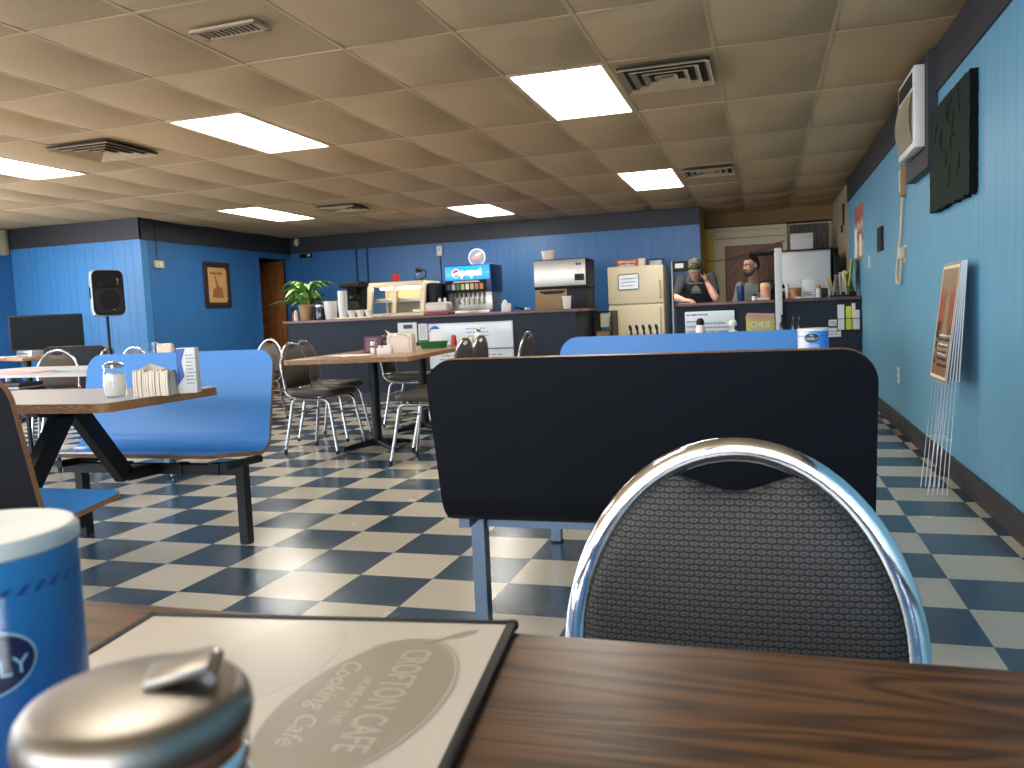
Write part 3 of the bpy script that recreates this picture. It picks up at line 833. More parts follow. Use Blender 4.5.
# ------------------------------------------------------------------ tables
def pedestal_table(name, loc, rz, L, D, zt, label, topmat, edgemat, posts, corner=.03, th=.032, base='blackmetal'):
    e = empty(name, loc, rz, label, 'table')
    bm = bmn(); prism(bm, rrect(L, D, corner, 5), Matrix.Translation((0, 0, zt-th)), th-.002)
    tt = link_mesh('table_top', bm, edgemat, e, smooth=35)
    bm = bmn(); prism(bm, rrect(L-.004, D-.004, corner-.001, 5), Matrix.Translation((0, 0, zt-.002)), .002); link_mesh('laminate_surface', bm, topmat, tt)
    for x, y in posts:
        bm = bmn(); lathe(bm, [(.038, .05), (.038, zt-th-.02)], (x, y, 0), 20); link_mesh('column', bm, base, e)
        bm = bmn(); box(bm, x-.16, x+.16, y-.12, y+.12, zt-th-.02, zt-th, .004); link_mesh('mounting_plate', bm, base, e)
        bm = bmn()
        for a in (45, 135):
            c, s = math.cos(R(a)), math.sin(R(a))
            tube(bm, [(x-c*.29, y-s*.29, .018), (x-c*.2, y-s*.2, .03), (x, y, .052), (x+c*.2, y+s*.2, .03), (x+c*.29, y+s*.29, .018)], [.016, .022, .03, .022, .016], 10)
            for q in (-1, 1): lathe(bm, [(.014, 0), (.014, .01)], (x+q*c*.28, y+q*s*.28, 0), 10)
        link_mesh('base', bm, base, e)
    return e
pedestal_table('dining_table', (-.10, .216, 0), 0, 1.9, .76, .74, 'dark walnut-grain table nearest the viewer, carrying the menu', 'walnut', 'walnut_edge', [(-.45, .0), (.45, .0)])
pedestal_table('dining_table', (-2.93, 6.25, 0), R(7), .93, 2.25, .74, 'long tan table between the brown chrome chairs, loaded with napkins and papers', 'midtop', 'oak_edge', [(-.05, -.42), (.06, .55)])
pedestal_table('dining_table', (-4.65, 4.72, 0), R(-2), 2.3, 1.05, .74, 'pale grey table strip between the left booth and the round-topped chair', 'greytop', 'greytop', [(-.7, .0), (.7, .0)], th=.018, base='greymetal')
pedestal_table('dining_table', (-.38, 6.36, 0), R(0), 1.5, .7, .74, 'table hidden behind the far blue bench, carrying bottles and cutlery', 'midtop', 'oak_edge', [(-.4, .0), (.4, .0)])
pedestal_table('dining_table', (-5.62, 7.15, 0), R(5), .9, .8, .74, 'table hidden behind the left blue bench that carries a napkin bundle and glass', 'midtop', 'oak_edge', [(0, 0)])
pedestal_table('dining_table', (-8.25, 7.55, 0), R(-25), 1.5, .6, .76, 'small table in the far left corner under the television and papers', 'greytop', 'oak_edge', [(0, 0)])

# ------------------------------------------------------------------ things on the nearest table
ZT = .74
# menu: two clear pages in a black bound cover
me_c = Vector((-.345, .498, ZT))
e = empty('menu', (-.335, .467, ZT), R(7), 'large black-edged menu with a grey cafe logo lying on the walnut table', 'menu')
mw, mh = .318, .236
bm = bmn(); box(bm, -mw/2, mw/2, -mh/2, mh/2, 0, .004, .0015); link_mesh('cover', bm, 'black', e)
bm = bmn()
for s in (-1, 1):
    box(bm, -mw/2-.002, mw/2+.002, s*(mh/2-.003)-.004, s*(mh/2-.003)+.004, .0005, .0068, .0018)
    box(bm, s*(mw/2-.003)-.004, s*(mw/2-.003)+.004, -mh/2-.002, mh/2+.002, .0005, .0068, .0018)
link_mesh('binding', bm, 'black', e)
pg = bxo('page', -mw/2+.005, mw/2-.005, -mh/2+.005, mh/2-.005, .004, .0055, 'page', e)
def rot2(pts, a, cx, cy): return [(cx+x*math.cos(a)-y*math.sin(a), cy+x*math.sin(a)+y*math.cos(a)) for x, y in pts]
LX, LY, A = .083, -.022, R(82)          # printed oval: its centre and the lean of its long axis
def on_page(dz): return Matrix.Translation((0, 0, .0055+dz))
bm = bmn(); prism(bm, rot2(ell(.196, .100, 56), A, LX, LY), on_page(0), .0002); link_mesh('logo_oval', bm, 'pageprint', pg)
bm = bmn()
o1 = rot2(ell(.203, .107, 56), A, LX, LY); o2 = rot2(ell(.1995, .1035, 56), A, LX, LY)
va = [bm.verts.new((x, y, .0058)) for x, y in o1]; vb = [bm.verts.new((x, y, .0058)) for x, y in o2]
for k in [q % 56 for q in range(30, 62)]: bm.faces.new((va[k], va[(k+1) % 56], vb[(k+1) % 56], vb[k]))
link_mesh('logo_outline', bm, 'pageprint', pg)
bm = bmn(); prism(bm, rot2([(0, -.0018), (.018, -.0018), (.022, -.005), (.040, -.0035), (.043, 0), (.040, .0035), (.022, .005), (.018, .0018), (0, .0018)], R(40), .100, .070), on_page(.0001), .0002); link_mesh('logo_handle', bm, 'pageprint', pg)
def down_page(x, y): return Matrix.Translation((x, y, .0058)) @ Matrix.Rotation(R(-90), 4, 'Z')
text('lettering', 'CROFTON CAFE', .031, down_page(.0965, -.013), 'pagelight', pg, .0001, sx=.62, bold=.0001)
text('lettering', 'HOME OF THE', .010, down_page(.076, -.022), 'pagelight', pg, .0001)
text('lettering', 'Cooking Cafe', .021, down_page(.057, -.022), 'pagelight', pg, .0001, shear=.3)
bm = bmn(); prism(bm, rot2(ell(.15, .085, 40), A, -.005, .036), on_page(0), .00015); link_mesh('logo_ghost', bm, 'pageghost', pg)

# creamer canister
CX, CY, CR, CHh = -.402, .322, .0505, .153
canbody = ramp_mat('canister_print', [(0., (.008, .075, .30)), (.55, (.012, .12, .36)), (.80, (.02, .17, .42)), (1., (.04, .22, .46))], 2, 0., .15, .35, .12, 18)
canbody2 = ramp_mat('canister_print_pale', [(0., (.72, .68, .62)), (.34, (.60, .66, .74)), (.48, (.05, .27, .75)), (1., (.03, .22, .70))], 0, -.055, .055, .35)
def canister(loc, rz, label, body, letters, bz=.088):
    e = empty('creamer_canister', loc, rz, label, 'canister', 'blue creamer canisters')
    lat('can_body', [(CR-.002, 0), (CR, .002), (CR, .139), (CR-.001, .141)], body, e, seg=48)
    b = bmn(); lathe(b, [(CR+.0003, .137), (CR+.0012, .138), (CR+.0012, .143), (CR-.001, .146), (CR-.006, .1465), (CR-.009, .1445), (0.0005, .1445)], (0, 0, 0), 48); link_mesh('lid', b, 'white', e)
    b = bmn(); n = 36
    for k in range(n):      # rope border printed under the lid
        a = 2*PI*k/n
        q = []
        for da, dz in ((0, .119), (.07, .119), (.15, .1235), (.09, .1235)):
            q.append(b.verts.new(((CR+.0004)*math.cos(a+da), (CR+.0004)*math.sin(a+da), dz)))
        b.faces.new(q)
    link_mesh('border_print', b, mat('rope_print', (.015, .07, .25), .4), e)
    # oval badge wrapped round the can, facing the viewer
    def wrap(u, v, d=.0006):
        a = -PI/2+u/CR; return ((CR+d)*math.cos(a), (CR+d)*math.sin(a), v)
    for nm, w, h, m_, d in (('badge_rim', .051, .034, 'rim_print', .0005), ('badge', .048, .031, 'navy', .0009)):
        b = bmn(); N = 40
        c = [[b.verts.new(wrap(w/2*s*math.cos(2*PI*k/N), bz+h/2*s*math.sin(2*PI*k/N), d)) for k in range(N)] for s in (1, .75, .5, .25)]
        c0 = b.verts.new(wrap(0, bz, d))
        for p, q in zip(c, c[1:]):
            for k in range(N): b.faces.new((p[k], p[(k+1) % N], q[(k+1) % N], q[k]))
        for k in range(N): b.faces.new((c[-1][k], c[-1][(k+1) % N], c0))
        link_mesh(nm, b, m_, e)
    for body_, size, u0, z0, m_ in letters:
        o = text('lettering', body_, size, Matrix(), m_, e, .0)
        for v in o.data.vertices:
            x, y, z = wrap(v.co.x+u0, v.co.y+z0, .0013); v.co = (x, y, z)
    return e
canister((CX, CY, ZT), R(50), 'large blue creamer canister with a cream lid at the left photo edge', canbody, [('FAMILY', .0125, .0005, .085, 'rim_print'), ('Our', .008, 0, .0965, 'rim_print')])
far_can = canister((.163, 3.11, ZT), R(-8), 'blue and white canister on the table behind the black bench', canbody2, [('FAMILY', .0125, .0005, .112, 'paper'), ('Our', .008, 0, .1235, 'paper'), ('COFFEE', .015, 0, .088, 'paper'), ('CREAMER', .012, 0, .070, 'paper')], .115)
far_can.scale = (1.03, 1.03, 1.08)

# syrup / sugar dispenser in the foreground
SX, SY, SR = -.1875, .1995, .0362
e = empty('sugar_dispenser', (SX, SY, ZT), R(-60), 'glass sugar dispenser with a brushed metal lid, nearest to the viewer', 'dispenser')
lat('glass_jar', [(.030, 0), (.036, .004), (.037, .02), (.034, .085), (.031, .098), (.0308, .114)], 'glass', e, seg=40)
lat('sugar', [(.0275, .005), (.032, .012), (.0305, .07), (.004, .078)], 'sugar', e, seg=32)
bm = bmn(); lathe(bm, [(.0315, .100), (.0326, .102), (.0326, .106), (.0312, .108), (.0327, .110), (.0327, .114), (.0313, .116), (.0327, .118), (.0327, .1226)], (0, 0, 0), 48, cap1=False); link_mesh('neck_band', bm, 'chrome', e)
bm = bmn(); lathe(bm, [(.0324, .1222), (.0338, .1230), (.0344, .1255), (.0343, .1285), (.0334, .1318), (.0312, .1346), (.0285, .1358), (.022, .1372), (.012, .1384), (.0005, .1388)], (0, 0, 0), 56)
lid = link_mesh('lid', bm, 'dullchrome', e)
bm = bmn(); box(bm, -.0085, .0085, .004, .023, .1390, .1425, .0010)
for v in bm.verts: v.co.z += (v.co.y-.004)*.14-.0008
link_mesh('pour_flap', bm, 'dullchrome', lid)
bm = bmn(); tube(bm, [(-.010, .0235, .1405), (.010, .0235, .1405)], .0018, 8); link_mesh('hinge_pin', bm, 'chrome', lid)
# clear upright holder at the very edge
e = empty('acrylic_holder', (-.2085, .1645, ZT), R(8), 'clear upright acrylic holder cut by the left photo edge', 'sign holder')
bm = bmn(); box(bm, -.055, .012, -.001, .001, .004, .176, .0006); link_mesh('clear_panel', bm, 'glass', e)
bm = bmn(); box(bm, -.055, .012, -.02, .02, 0, .004, .001); link_mesh('foot', bm, 'glass', e)

# ------------------------------------------------------------------ things on the left booth table
lat_sugar = [(.036, 0), (.041, .006), (.042, .03), (.039, .09), (.034, .112)]
e = empty('sugar_jar', (-2.405, 2.585, ZT), 0, 'glass sugar jar with a ribbed neck and metal lid on the left booth table', 'jar')
lat('glass_jar', lat_sugar, 'glass', e); lat('sugar', [(.034, .006), (.039, .02), (.036, .088), (.01, .094)], 'sugar', e)
bm = bmn(); lathe(bm, [(.036, .112), (.038, .114), (.038, .124), (.030, .132), (.012, .136), (.001, .137)], (0, 0, 0), 28); l = link_mesh('lid', bm, 'chrome', e)
bm = bmn(); box(bm, -.02, .006, -.007, .007, .134, .139, .001); link_mesh('pour_flap', bm, 'chrome', l)
def napkins(name, loc, rz, w, d, h, label, group=None, n=16):
    e = empty(name, loc, rz, label, 'napkins', group)
    bm = bmn(); rnd = random.Random(3)
    for k in range(n):          # standing folded sheets
        y = -d/2+d*(k+.5)/n; t = d/n*.42; hh = h*(1-.10*rnd.random()); dx = rnd.uniform(-.004, .004)
        ol = [(-w/2+dx, .0), (w/2+dx, 0), (w/2+dx+.004, hh*.5), (w/2+dx-.003, hh*.93), (w/2-.012, hh), (-w/2+.012, hh*.99), (-w/2+dx-.003, hh*.9), (-w/2+dx-.006, hh*.5)]
        prism(bm, ol, face_mtx((0, y+t, 0), (1, 0, 0), (0, 0, 1)), 2*t)
    link_mesh('folded_stack', bm, 'napkin', e, smooth=30)
    bm = bmn()                  # loose corner sticking out
    a = [(-w/2+.0, -d*.2, h*.86), (-w/2+.03, -d*.45, h*.99), (-w/2-.022, -d*.3, h*1.17), (-w/2+.0, d*.2, h*.97)]
    v = [bm.verts.new(p) for p in a]; bm.faces.new((v[0], v[1], v[2])); bm.faces.new((v[0], v[2], v[3]))
    bmesh.ops.solidify(bm, geom=bm.faces[:], thickness=.003); link_mesh('loose_corner', bm, 'napkin', e, smooth=0)
    # thin wire rails of the holder
    bm = bmn()
    for s in (-1, 1):
        tube(bm, [(-w*.42, s*(d/2+.003), .002), (-w*.42, s*(d/2+.003), h*.75), (-w*.2, s*(d/2+.003), h*.9), (w*.2, s*(d/2+.003), h*.9), (w*.42, s*(d/2+.003), h*.75), (w*.42, s*(d/2+.003), .002)], .0018, 6)
    for s in (-1, 1): tube(bm, [(s*w*.42, -d/2-.003, .002), (s*w*.42, d/2+.003, .002)], .0018, 6)
    link_mesh('wire_holder', bm, 'chrome', e)
    return e
napkins('napkin_bundle', (-2.255, 2.63, ZT), R(-72), .085, .135, .104, 'bundle of pale paper napkins standing beside the sugar jar on the left booth table')
e = empty('salt_box', (-2.178, 2.725, ZT), R(24), 'tall blue and white carton at the table end beside the napkins', 'carton'); e.scale = (1, 1, 1.12)
bm = bmn(); box(bm, -.030, .040, -.032, .032, 0, .158, .002); c_ = link_mesh('carton', bm, 'paper', e)
bxo('blue_side', -.0312, -.0298, -.0315, .0315, .03, .157, 'cartonblue', c_)
bm = bmn(); prism(bm, [(-.029, .03), (-.004, .06), (-.012, .11), (.004, .156), (-.029, .156)], face_mtx((0, -.0323, 0), *FRONT), .0008); link_mesh('blue_print', bm, 'cartonblue', c_)
scribble('lettering', .035, .11, 9, face_mtx((.020, -.0323, .085), *FRONT), 'greyink', c_, 5, .0018)
bm = bmn(); prism(bm, rrect(.030, .028, .002, 2), face_mtx((-2.265, 2.62, .7215), *RIGHTW), .0025)
tag(link_mesh('price_tag', bm, 'orange'), 'small orange sticker on the front edge of the left booth table', 'sticker')

# things on the table behind the left bench
napkins('napkin_bundle', (-5.88, 7.05, ZT), R(20), .14, .10, .12, 'napkin bundle showing above the left blue bench', n=8)
e = empty('water_glass', (-6.00, 6.98, ZT), 0, 'clear tumbler beside the napkins above the left blue bench', 'glass')
lat('tumbler', [(.030, 0), (.034, .005), (.040, .13), (.037, .13), (.031, .012), (.001, .010)], 'glass', e)

# ------------------------------------------------------------------ far left: television, speaker, papers
e = empty('television', (-7.98, 7.60, .76), R(34), 'black flat television standing before the blue panelling at far left', 'television')
bm = bmn(); box(bm, -.385, .385, -.02, .03, .06, .475, .012); link_mesh('bezel', bm, 'black', e)
bxo('screen', -.365, .365, -.0225, -.0195, .085, .455, 'screen', e)
bm = bmn(); prism(bm, ell(.42, .22, 28), Matrix.Translation((0, 0, 0)), .012); link_mesh('stand_base', bm, 'black', e)
bm = bmn(); box(bm, -.05, .05, -.01, .02, .01, .10, .006); link_mesh('stand_neck', bm, 'black', e)

e = empty('speaker_stand', (-7.49, 8.02, 0), 0, 'thin black tripod stand under the loudspeaker', 'stand')
bm = bmn(); lathe(bm, [(.017, .50), (.017, 1.19)], (0, 0, 0), 14); link_mesh('upper_pole', bm, 'blackmetal', e)
bm = bmn(); lathe(bm, [(.024, .12), (.024, .74)], (0, 0, 0), 14); link_mesh('lower_pole', bm, 'blackmetal', e)
bm = bmn(); lathe(bm, [(.03, .72), (.032, .73), (.032, .80), (.026, .81)], (0, 0, 0), 14); c = link_mesh('collar', bm, 'blackmetal', e)
bm = bmn(); tube(bm, [(.02, 0, .765), (.06, 0, .765)], .01, 8); link_mesh('knob', bm, 'rubber', c)
for k in range(3):
    a = R(30+120*k); bm = bmn(); tube(bm, [(math.cos(a)*.02, math.sin(a)*.02, .56), (math.cos(a)*.47, math.sin(a)*.47, .015)], .011, 8)
    tube(bm, [(math.cos(a)*.02, math.sin(a)*.02, .16), (math.cos(a)*.28, math.sin(a)*.28, .24)], .008, 8)
    l = link_mesh('leg', bm, 'blackmetal', e); bm = bmn(); ball(bm, (math.cos(a)*.47, math.sin(a)*.47, .016), .016, .016, .016, 10); link_mesh('foot', bm, 'rubber', l)
e = empty('loudspeaker', (-7.49, 8.02, 1.19), R(58), 'black loudspeaker with a grey side raised on a pole at the wall corner', 'loudspeaker'); e.scale = (.86, .86, .96)
bm = bmn()
ol = [(-.19, -.14), (.19, -.14), (.21, -.11), (.17, .13), (.12, .17), (-.12, .17), (-.17, .13), (-.21, -.11)]
n0 = [(1., .0), (1., .03), (1., .50), (.93, .56), (.7, .575)]
rings = [[bm.verts.new((x*s*.98, y*s, z+(.0))) for x, y in ol] for s, z in [(.72, 0.), (.95, .02), (1, .07), (1., .48), (.95, .545), (.72, .57)]]
for a, b in zip(rings, rings[1:]):
    for k in range(8): bm.faces.new((a[k], a[(k+1) % 8], b[(k+1) % 8], b[k]))
bm.faces.new(rings[0][::-1]); bm.faces.new(rings[-1])
link_mesh('cabinet', bm, mat('speaker_side_grey', (.38, .40, .42), .5), e)
bm = bmn(); prism(bm, rrect(.40, .545, .075, 6), face_mtx((0, -.135, .285), *FRONT), .03); link_mesh('baffle', bm, 'black', e)
bm = bmn(); prism(bm, rrect(.35, .30, .05, 5), face_mtx((0, -.164, .19), *FRONT), .012); g = link_mesh('grille', bm, 'darkgrey', e)
bm = bmn(); lathe(bm, [(.13, 0), (.13, .006), (.12, .008), (.05, .003), (.001, .004)], (0, 0, 0), 30); bmesh.ops.transform(bm, matrix=face_mtx((0, -.176, .20), *FRONT), verts=bm.verts[:]); link_mesh('woofer_ring', bm, 'black', g)
bm = bmn()
rr = [[bm.verts.new(face_mtx((0, -.166, .43), *FRONT) @ Vector((x*s, y*s, z))) for x, y in rrect(.26, .15, .05, 4)] for s, z in ((1, 0), (1, .004), (.4, -.03))]
for a, b in zip(rr, rr[1:]):
    for k in range(len(a)): bm.faces.new((a[k], a[(k+1) % len(a)], b[(k+1) % len(a)], b[k]))
bm.faces.new(rr[-1]); link_mesh('horn', bm, 'blackgloss', e)
bm = bmn(); prism(bm, rrect(.045, .055, .006, 3), face_mtx((.04, -.177, .10), *FRONT), .003); link_mesh('badge', bm, 'signpink', e)
bm = bmn(); prism(bm, rrect(.05, .15, .012, 3), face_mtx((-.198, -.02, .29), (0, -1, 0), (0, 0, 1)), .006); link_mesh('side_handle', bm, 'black', e)

e = empty('cable_box', (-7.86, 7.28, .76), R(-22), 'silver receiver box with papers on top below the television', 'electronics box')
bm = bmn(); box(bm, -.20, .20, -.10, .10, .006, .075, .006); link_mesh('case', bm, 'steel', e)
bm = bmn()
for k in range(5): box(bm, -.16+k*.06, -.125+k*.06, -.102, -.099, .03, .05, .002)
link_mesh('buttons', bm, 'black', e)
bm = bmn()
for sx in (-1, 1):
    for sy in (-1, 1): lathe(bm, [(.012, 0), (.012, .008)], (sx*.17, sy*.07, 0), 10)
link_mesh('feet', bm, 'rubber', e)
def sheet_pile(name, loc, rz, w, d, mats, label, cat, group=None, seed=0, th=.0015, bow=0.):
    rnd = random.Random(seed); e = empty(name, loc, rz, label, cat, group); z = 0
    for m_ in mats:
        dx, dy, a = rnd.uniform(-.02, .02), rnd.uniform(-.02, .02), rnd.uniform(-.12, .12)
        t = th*rnd.uniform(.8, 2.); bm = bmn(); box(bm, -w/2, w/2, -d/2, d/2, 0, t, 0)
        o = link_mesh('sheet', bm, m_, e, smooth=0); o.location = (dx, dy, z); o.rotation_euler = (0, 0, a); z += t+.0002
    return e
sheet_pile('paper_pile', (-8.35, 7.32, .76), R(-10), .5, .30, ['paper', 'whitepaint', 'paper'], 'white papers spread under the television at the far left edge', 'papers', seed=2, th=.003)
sheet_pile('paper_pile', (-4.93, 4.52, ZT), R(10), .30, .24, ['pinkpaper', 'paper', 'pinkpaper'], 'pink papers on the grey table at the left photo edge', 'papers', seed=4)
sheet_pile('flyer_pile', (-4.55, 4.48, ZT), R(35), .21, .15, ['cyanpaper', 'paper', 'cyanpaper'], 'pale blue flyers lying on the grey table right of the pink papers', 'flyers', seed=5)
# crate of magazines under the grey table edge
e = empty('magazine_stand', (-5.06, 4.50, 0), R(8), 'low dark stand holding magazines below the pale grey table', 'stand')
bm = bmn(); box(bm, -.22, .22, -.15, .15, .575, .595, .004); link_mesh('shelf', bm, 'black', e)
for sx in (-1, 1):
    for sy in (-1, 1):
        bm = bmn(); sqtube(bm, (sx*.2, sy*.13, 0), (sx*.2, sy*.13, .575), .02); link_mesh('leg', bm, 'blackmetal', e, smooth=0)
sheet_pile('magazine_pile', (-5.06, 4.50, .595), R(8), .32, .22, ['purple', 'paper', 'ink', 'maroon', 'paper', 'purple', 'greyink'], 'pile of dark and purple magazines under the pale grey table at the left photo edge', 'magazines', seed=8, th=.007)

# ------------------------------------------------------------------ things on the long table
T2 = .74
napkins('napkin_bundle', (-2.72, 5.92, T2), R(10), .19, .13, .155, 'tallest white napkin bundle, on the long table between the brown chairs')
e = empty('sweetener_caddy', (-2.74, 5.66, T2), R(8), 'small white caddy of sweetener packets in front of the tall napkin bundle', 'caddy')
bm = bmn()
for s in (-1, 1): box(bm, -.055, .055, s*.03-.002, s*.03+.002, 0, .05, .001); box(bm, s*.055-.002, s*.055+.002, -.028, .028, 0, .05, .001)
box(bm, -.055, .055, -.03, .03, 0, .004); link_mesh('tray', bm, 'white', e)
for k in range(5):
    bxo('packet', -.046+k*.02, -.030+k*.02, -.024, .024, .005, .066, ['paper', 'signpink', 'paper', 'paper', 'paper'][k], e, bev=.003)
def shaker(name, loc, label, h=.09, r=.021, glass='glass', fill='sugar', lid='chrome', cat='shaker', group=None):
    e = empty(name, loc, 0, label, cat, group)
    lat('glass_jar', [(r*.85, 0), (r, .004), (r*.95, h*.5), (r*.72, h*.72)], glass, e, seg=20)
    lat('filling', [(r*.78, .004), (r*.9, .01), (r*.84, h*.45), (.002, h*.5)], fill, e, seg=20)
    lat('lid', [(r*.74, h*.70), (r*.82, h*.72), (r*.82, h*.86), (r*.6, h*.96), (r*.2, h), (.001, h)], lid, e, seg=20)
    return e
shaker('salt_shaker', (-2.86, 5.70, T2), 'salt shaker left of the sweetener caddy on the long table', .10)
e = empty('menu_stand', (-2.98, 5.95, T2), R(14), 'dark purple folded menu standing left of the napkins on the long table', 'menu')
for s in (-1, 1):
    bm = bmn(); prism(bm, [(-.07, 0), (.07, 0), (.07, .14), (-.07, .14)], face_mtx((0, s*.045, 0), (1, 0, 0), (0, -s*.30, 1)), .002); o = link_mesh('panel', bm, 'purple', e, smooth=0)
    if s < 0: scribble('lettering', .11, .11, 6, face_mtx((0, -.045+.019, .07), (1, 0, 0), (0, .30, 1)), 'signpink', o, 11, .003)
sheet_pile('paper_pile', (-2.98, 5.58, T2), R(4), .28, .2, ['paper', 'paper'], 'white paper placemats lying at the near edge of the long table', 'papers', seed=9)
e = empty('green_basket', (-2.74, 6.62, T2), R(9), 'green plastic serving basket behind the napkin bundle on the long table', 'basket')
bm = bmn()
rr = [[bm.verts.new((x*s, y*s, z)) for x, y in rrect(.25, .15, .05, 6)] for s, z in ((.80, 0), (.84, .004), (.97, .05), (1.04, .055), (1.04, .058), (.94, .052), (.80, .008))]
for a, b in zip(rr, rr[1:]):
    for k in range(len(a)): bm.faces.new((a[k], a[(k+1) % len(a)], b[(k+1) % len(a)], b[k]))
bm.faces.new(rr[0][::-1]); bm.faces.new(rr[-1]); link_mesh('basket_body', bm, 'green', e)
e = empty('card_holder', (-2.80, 6.84, T2), R(8), 'pale standing card behind the green basket', 'card')
bm = bmn(); prism(bm, rrect(.10, .155, .004, 2), face_mtx((0, 0, .08), (1, 0, 0), (0, .12, 1)), .003); o = link_mesh('card', bm, 'whitepaint', e)
scribble('lettering', .08, .12, 6, face_mtx((0, -.0008, .08), (1, 0, 0), (0, .12, 1)), 'greyink', o, 3, .002)
bm = bmn(); box(bm, -.05, .05, -.03, .03, 0, .006, .002); link_mesh('foot', bm, 'whitepaint', e)
shaker('ketchup_bottle', (-2.68, 6.95, T2), 'red ketchup bottle beside the pale tissue box on the long table', .10, .03, 'red', 'red', 'red', 'bottle')
e = empty('tissue_box', (-2.56, 6.98, T2), R(8), 'cream packet box right of the red bottle on the long table', 'box')
bm = bmn(); box(bm, -.055, .055, -.035, .035, 0, .075, .004); o = link_mesh('carton', bm, 'cream', e)
scribble('lettering', .08, .04, 3, face_mtx((0, -.0352, .04), *FRONT), 'greyink', o, 6, .003)
e = empty('dispenser_bottle', (-2.47, 7.02, T2), 0, 'bell-shaped white syrup pitcher near the far end of the long table', 'bottle')
lat('pitcher', [(.042, 0), (.048, .005), (.045, .06), (.032, .10), (.022, .115)], 'white', e, seg=24); lat('lid', [(.024, .115), (.026, .118), (.024, .130), (.010, .140), (.004, .152), (.001, .152)], 'chrome', e, seg=24)
shaker('salt_shaker', (-2.40, 6.90, T2), 'short glass shaker beside the bell-shaped pitcher', .085, .023)

# ------------------------------------------------------------------ serving counters
CT = 1.04
e = empty('serving_counter', (-3.95, 9.25, 0), 0, 'long dark slate counter with a maroon top along the back of the room', 'counter')
bxo('front_panel', -1.88, 1.88, .02, .10, 0, CT-.035, 'counter', e, smooth=0)
bxo('end_panel', -1.88, -1.80, .10, .50, 0, CT-.035, 'counter', e, smooth=0)
bxo('end_panel', 1.80, 1.88, .10, .50, 0, CT-.035, 'counter', e, smooth=0)
bxo('counter_top', -1.93, 1.93, -.02, .54, CT-.035, CT, 'countertop', e, bev=.006)
bxo('kick_board', -1.88, 1.88, .005, .02, 0, .10, 'base', e)
e = empty('back_counter', (-3.75, 10.0, 0), 0, 'low back counter under the soda and ice machines', 'counter')
bxo('cabinet', -1.75, 1.62, .03, .80, 0, CT-.03, 'counter', e, smooth=0)
bxo('counter_top', -1.77, 1.64, 0, .82, CT-.03, CT, 'countertop', e, bev=.006)
e = empty('pay_counter', (.0, 9.25, 0), 0, 'short dark counter at right with a whiteboard, where the man in the cap leans', 'counter')
bxo('front_panel', -.93, .95, .02, .10, 0, CT-.035, 'counter', e, smooth=0)
bxo('end_panel', -.93, -.86, .10, .46, 0, CT-.035, 'counter', e, smooth=0)
bxo('counter_top', -.96, .955, -.02, .50, CT-.035, CT, 'countertop', e, bev=.006)
bxo('kick_board', -.93, .95, .005, .02, 0, .10, 'base', e)
bm = bmn(); tube(bm, [(X_OPEN+.01, 13.02, 1.70), (-.70, 13.02, 1.68), (-.45, 13.02, 1.72), (-.15, 13.02, 1.79), (.30, 13.02, 1.93)], .008, 6); tag(link_mesh('cable', bm, 'cardboard'), 'thin brown cable sagging across the kitchen wall above the bearded man', 'cable')
bm = bmn(); box(bm, -.035, .035, -.035, .035, 0, 1.575, .004); box(bm, -.05, .05, -.05, .05, 0, .06, .004); 
o = link_mesh('support_post', bm, 'whitepaint'); o.location = (.146, 9.17, 0); tag(o, 'square white post standing in front of the short counter', 'post')
e = empty('sign_pole', (-.955, 9.185, 0), 0, 'thin grey pole with a small black sign beside the short counter', 'sign')
bm = bmn(); tube(bm, [(0, 0, 0), (0, 0, 1.50)], .012, 10); lathe(bm, [(.09, 0), (.09, .01), (.02, .02)], (0, 0, 0), 20); link_mesh('pole', bm, 'dullchrome', e)
bm = bmn(); prism(bm, rrect(.17, .115, .006, 2), face_mtx((.085, .02, 1.445), *FRONT), .012); o = link_mesh('sign_plate', bm, 'black', e)
bm = bmn(); prism(bm, rrect(.09, .05, .004, 2), face_mtx((.075, .007, 1.452), *FRONT), .001); link_mesh('sign_label', bm, 'paper', o)

# notice boards on the counter fronts
def board(name, x, z, w, h, y, label, parts, cat='board', tilt=0.):
    e = empty(name, (x, y, z), 0, label, cat)
    bm = bmn(); prism(bm, rrect(w, h, .006, 2), face_mtx((0, 0, 0), *FRONT), .012); link_mesh('panel', bm, 'board', e, smooth=0)
    return e
def frame_for(e, w, h, m='steel'):
    bm = bmn()
    for s in (-1, 1): box(bm, s*(w/2)-.008, s*(w/2)+.008, -.016, 0, -h/2, h/2, .002); box(bm, -w/2-.008, w/2+.008, -.016, 0, s*h/2-.008, s*h/2+.008, .002)
    link_mesh('frame', bm, m, e)
YF = 9.266
e = board('menu_board', -3.355, .775, 1.05, .30, YF, 'large glossy whiteboard on the counter front behind the long table', None); frame_for(e, 1.05, .30, 'whitepaint')
scribble('lettering', .30, .18, 4, face_mtx((.10, -.0125, .02), *FRONT), 'greyink', e, 21, .006)
bm = bmn(); prism(bm, ell(.13, .10), face_mtx((-.45, -.0125, .08), *FRONT), .002); link_mesh('blue_logo', bm, 'blueink', e)
e = board('menu_board', -3.355, .50, 1.05, .20, YF, 'lower whiteboard under the large one on the counter front', None); frame_for(e, 1.05, .20, 'whitepaint')
scribble('lettering', .85, .14, 3, face_mtx((0, -.0125, 0), *FRONT), 'greyink', e, 22, .006)
e = empty('posted_notice', (-4.17, YF, .84), 0, 'white notice with a navy heading taped to the counter front above the napkins', 'notice')
bm = bmn(); prism(bm, rrect(.25, .24, .004, 2), face_mtx((0, 0, 0), *FRONT), .003); o = link_mesh('sheet', bm, 'paper', e)
bm = bmn(); prism(bm, rrect(.12, .05, .002, 2), face_mtx((.01, -.0032, .07), *FRONT), .0008); link_mesh('heading', bm, 'navy', o)
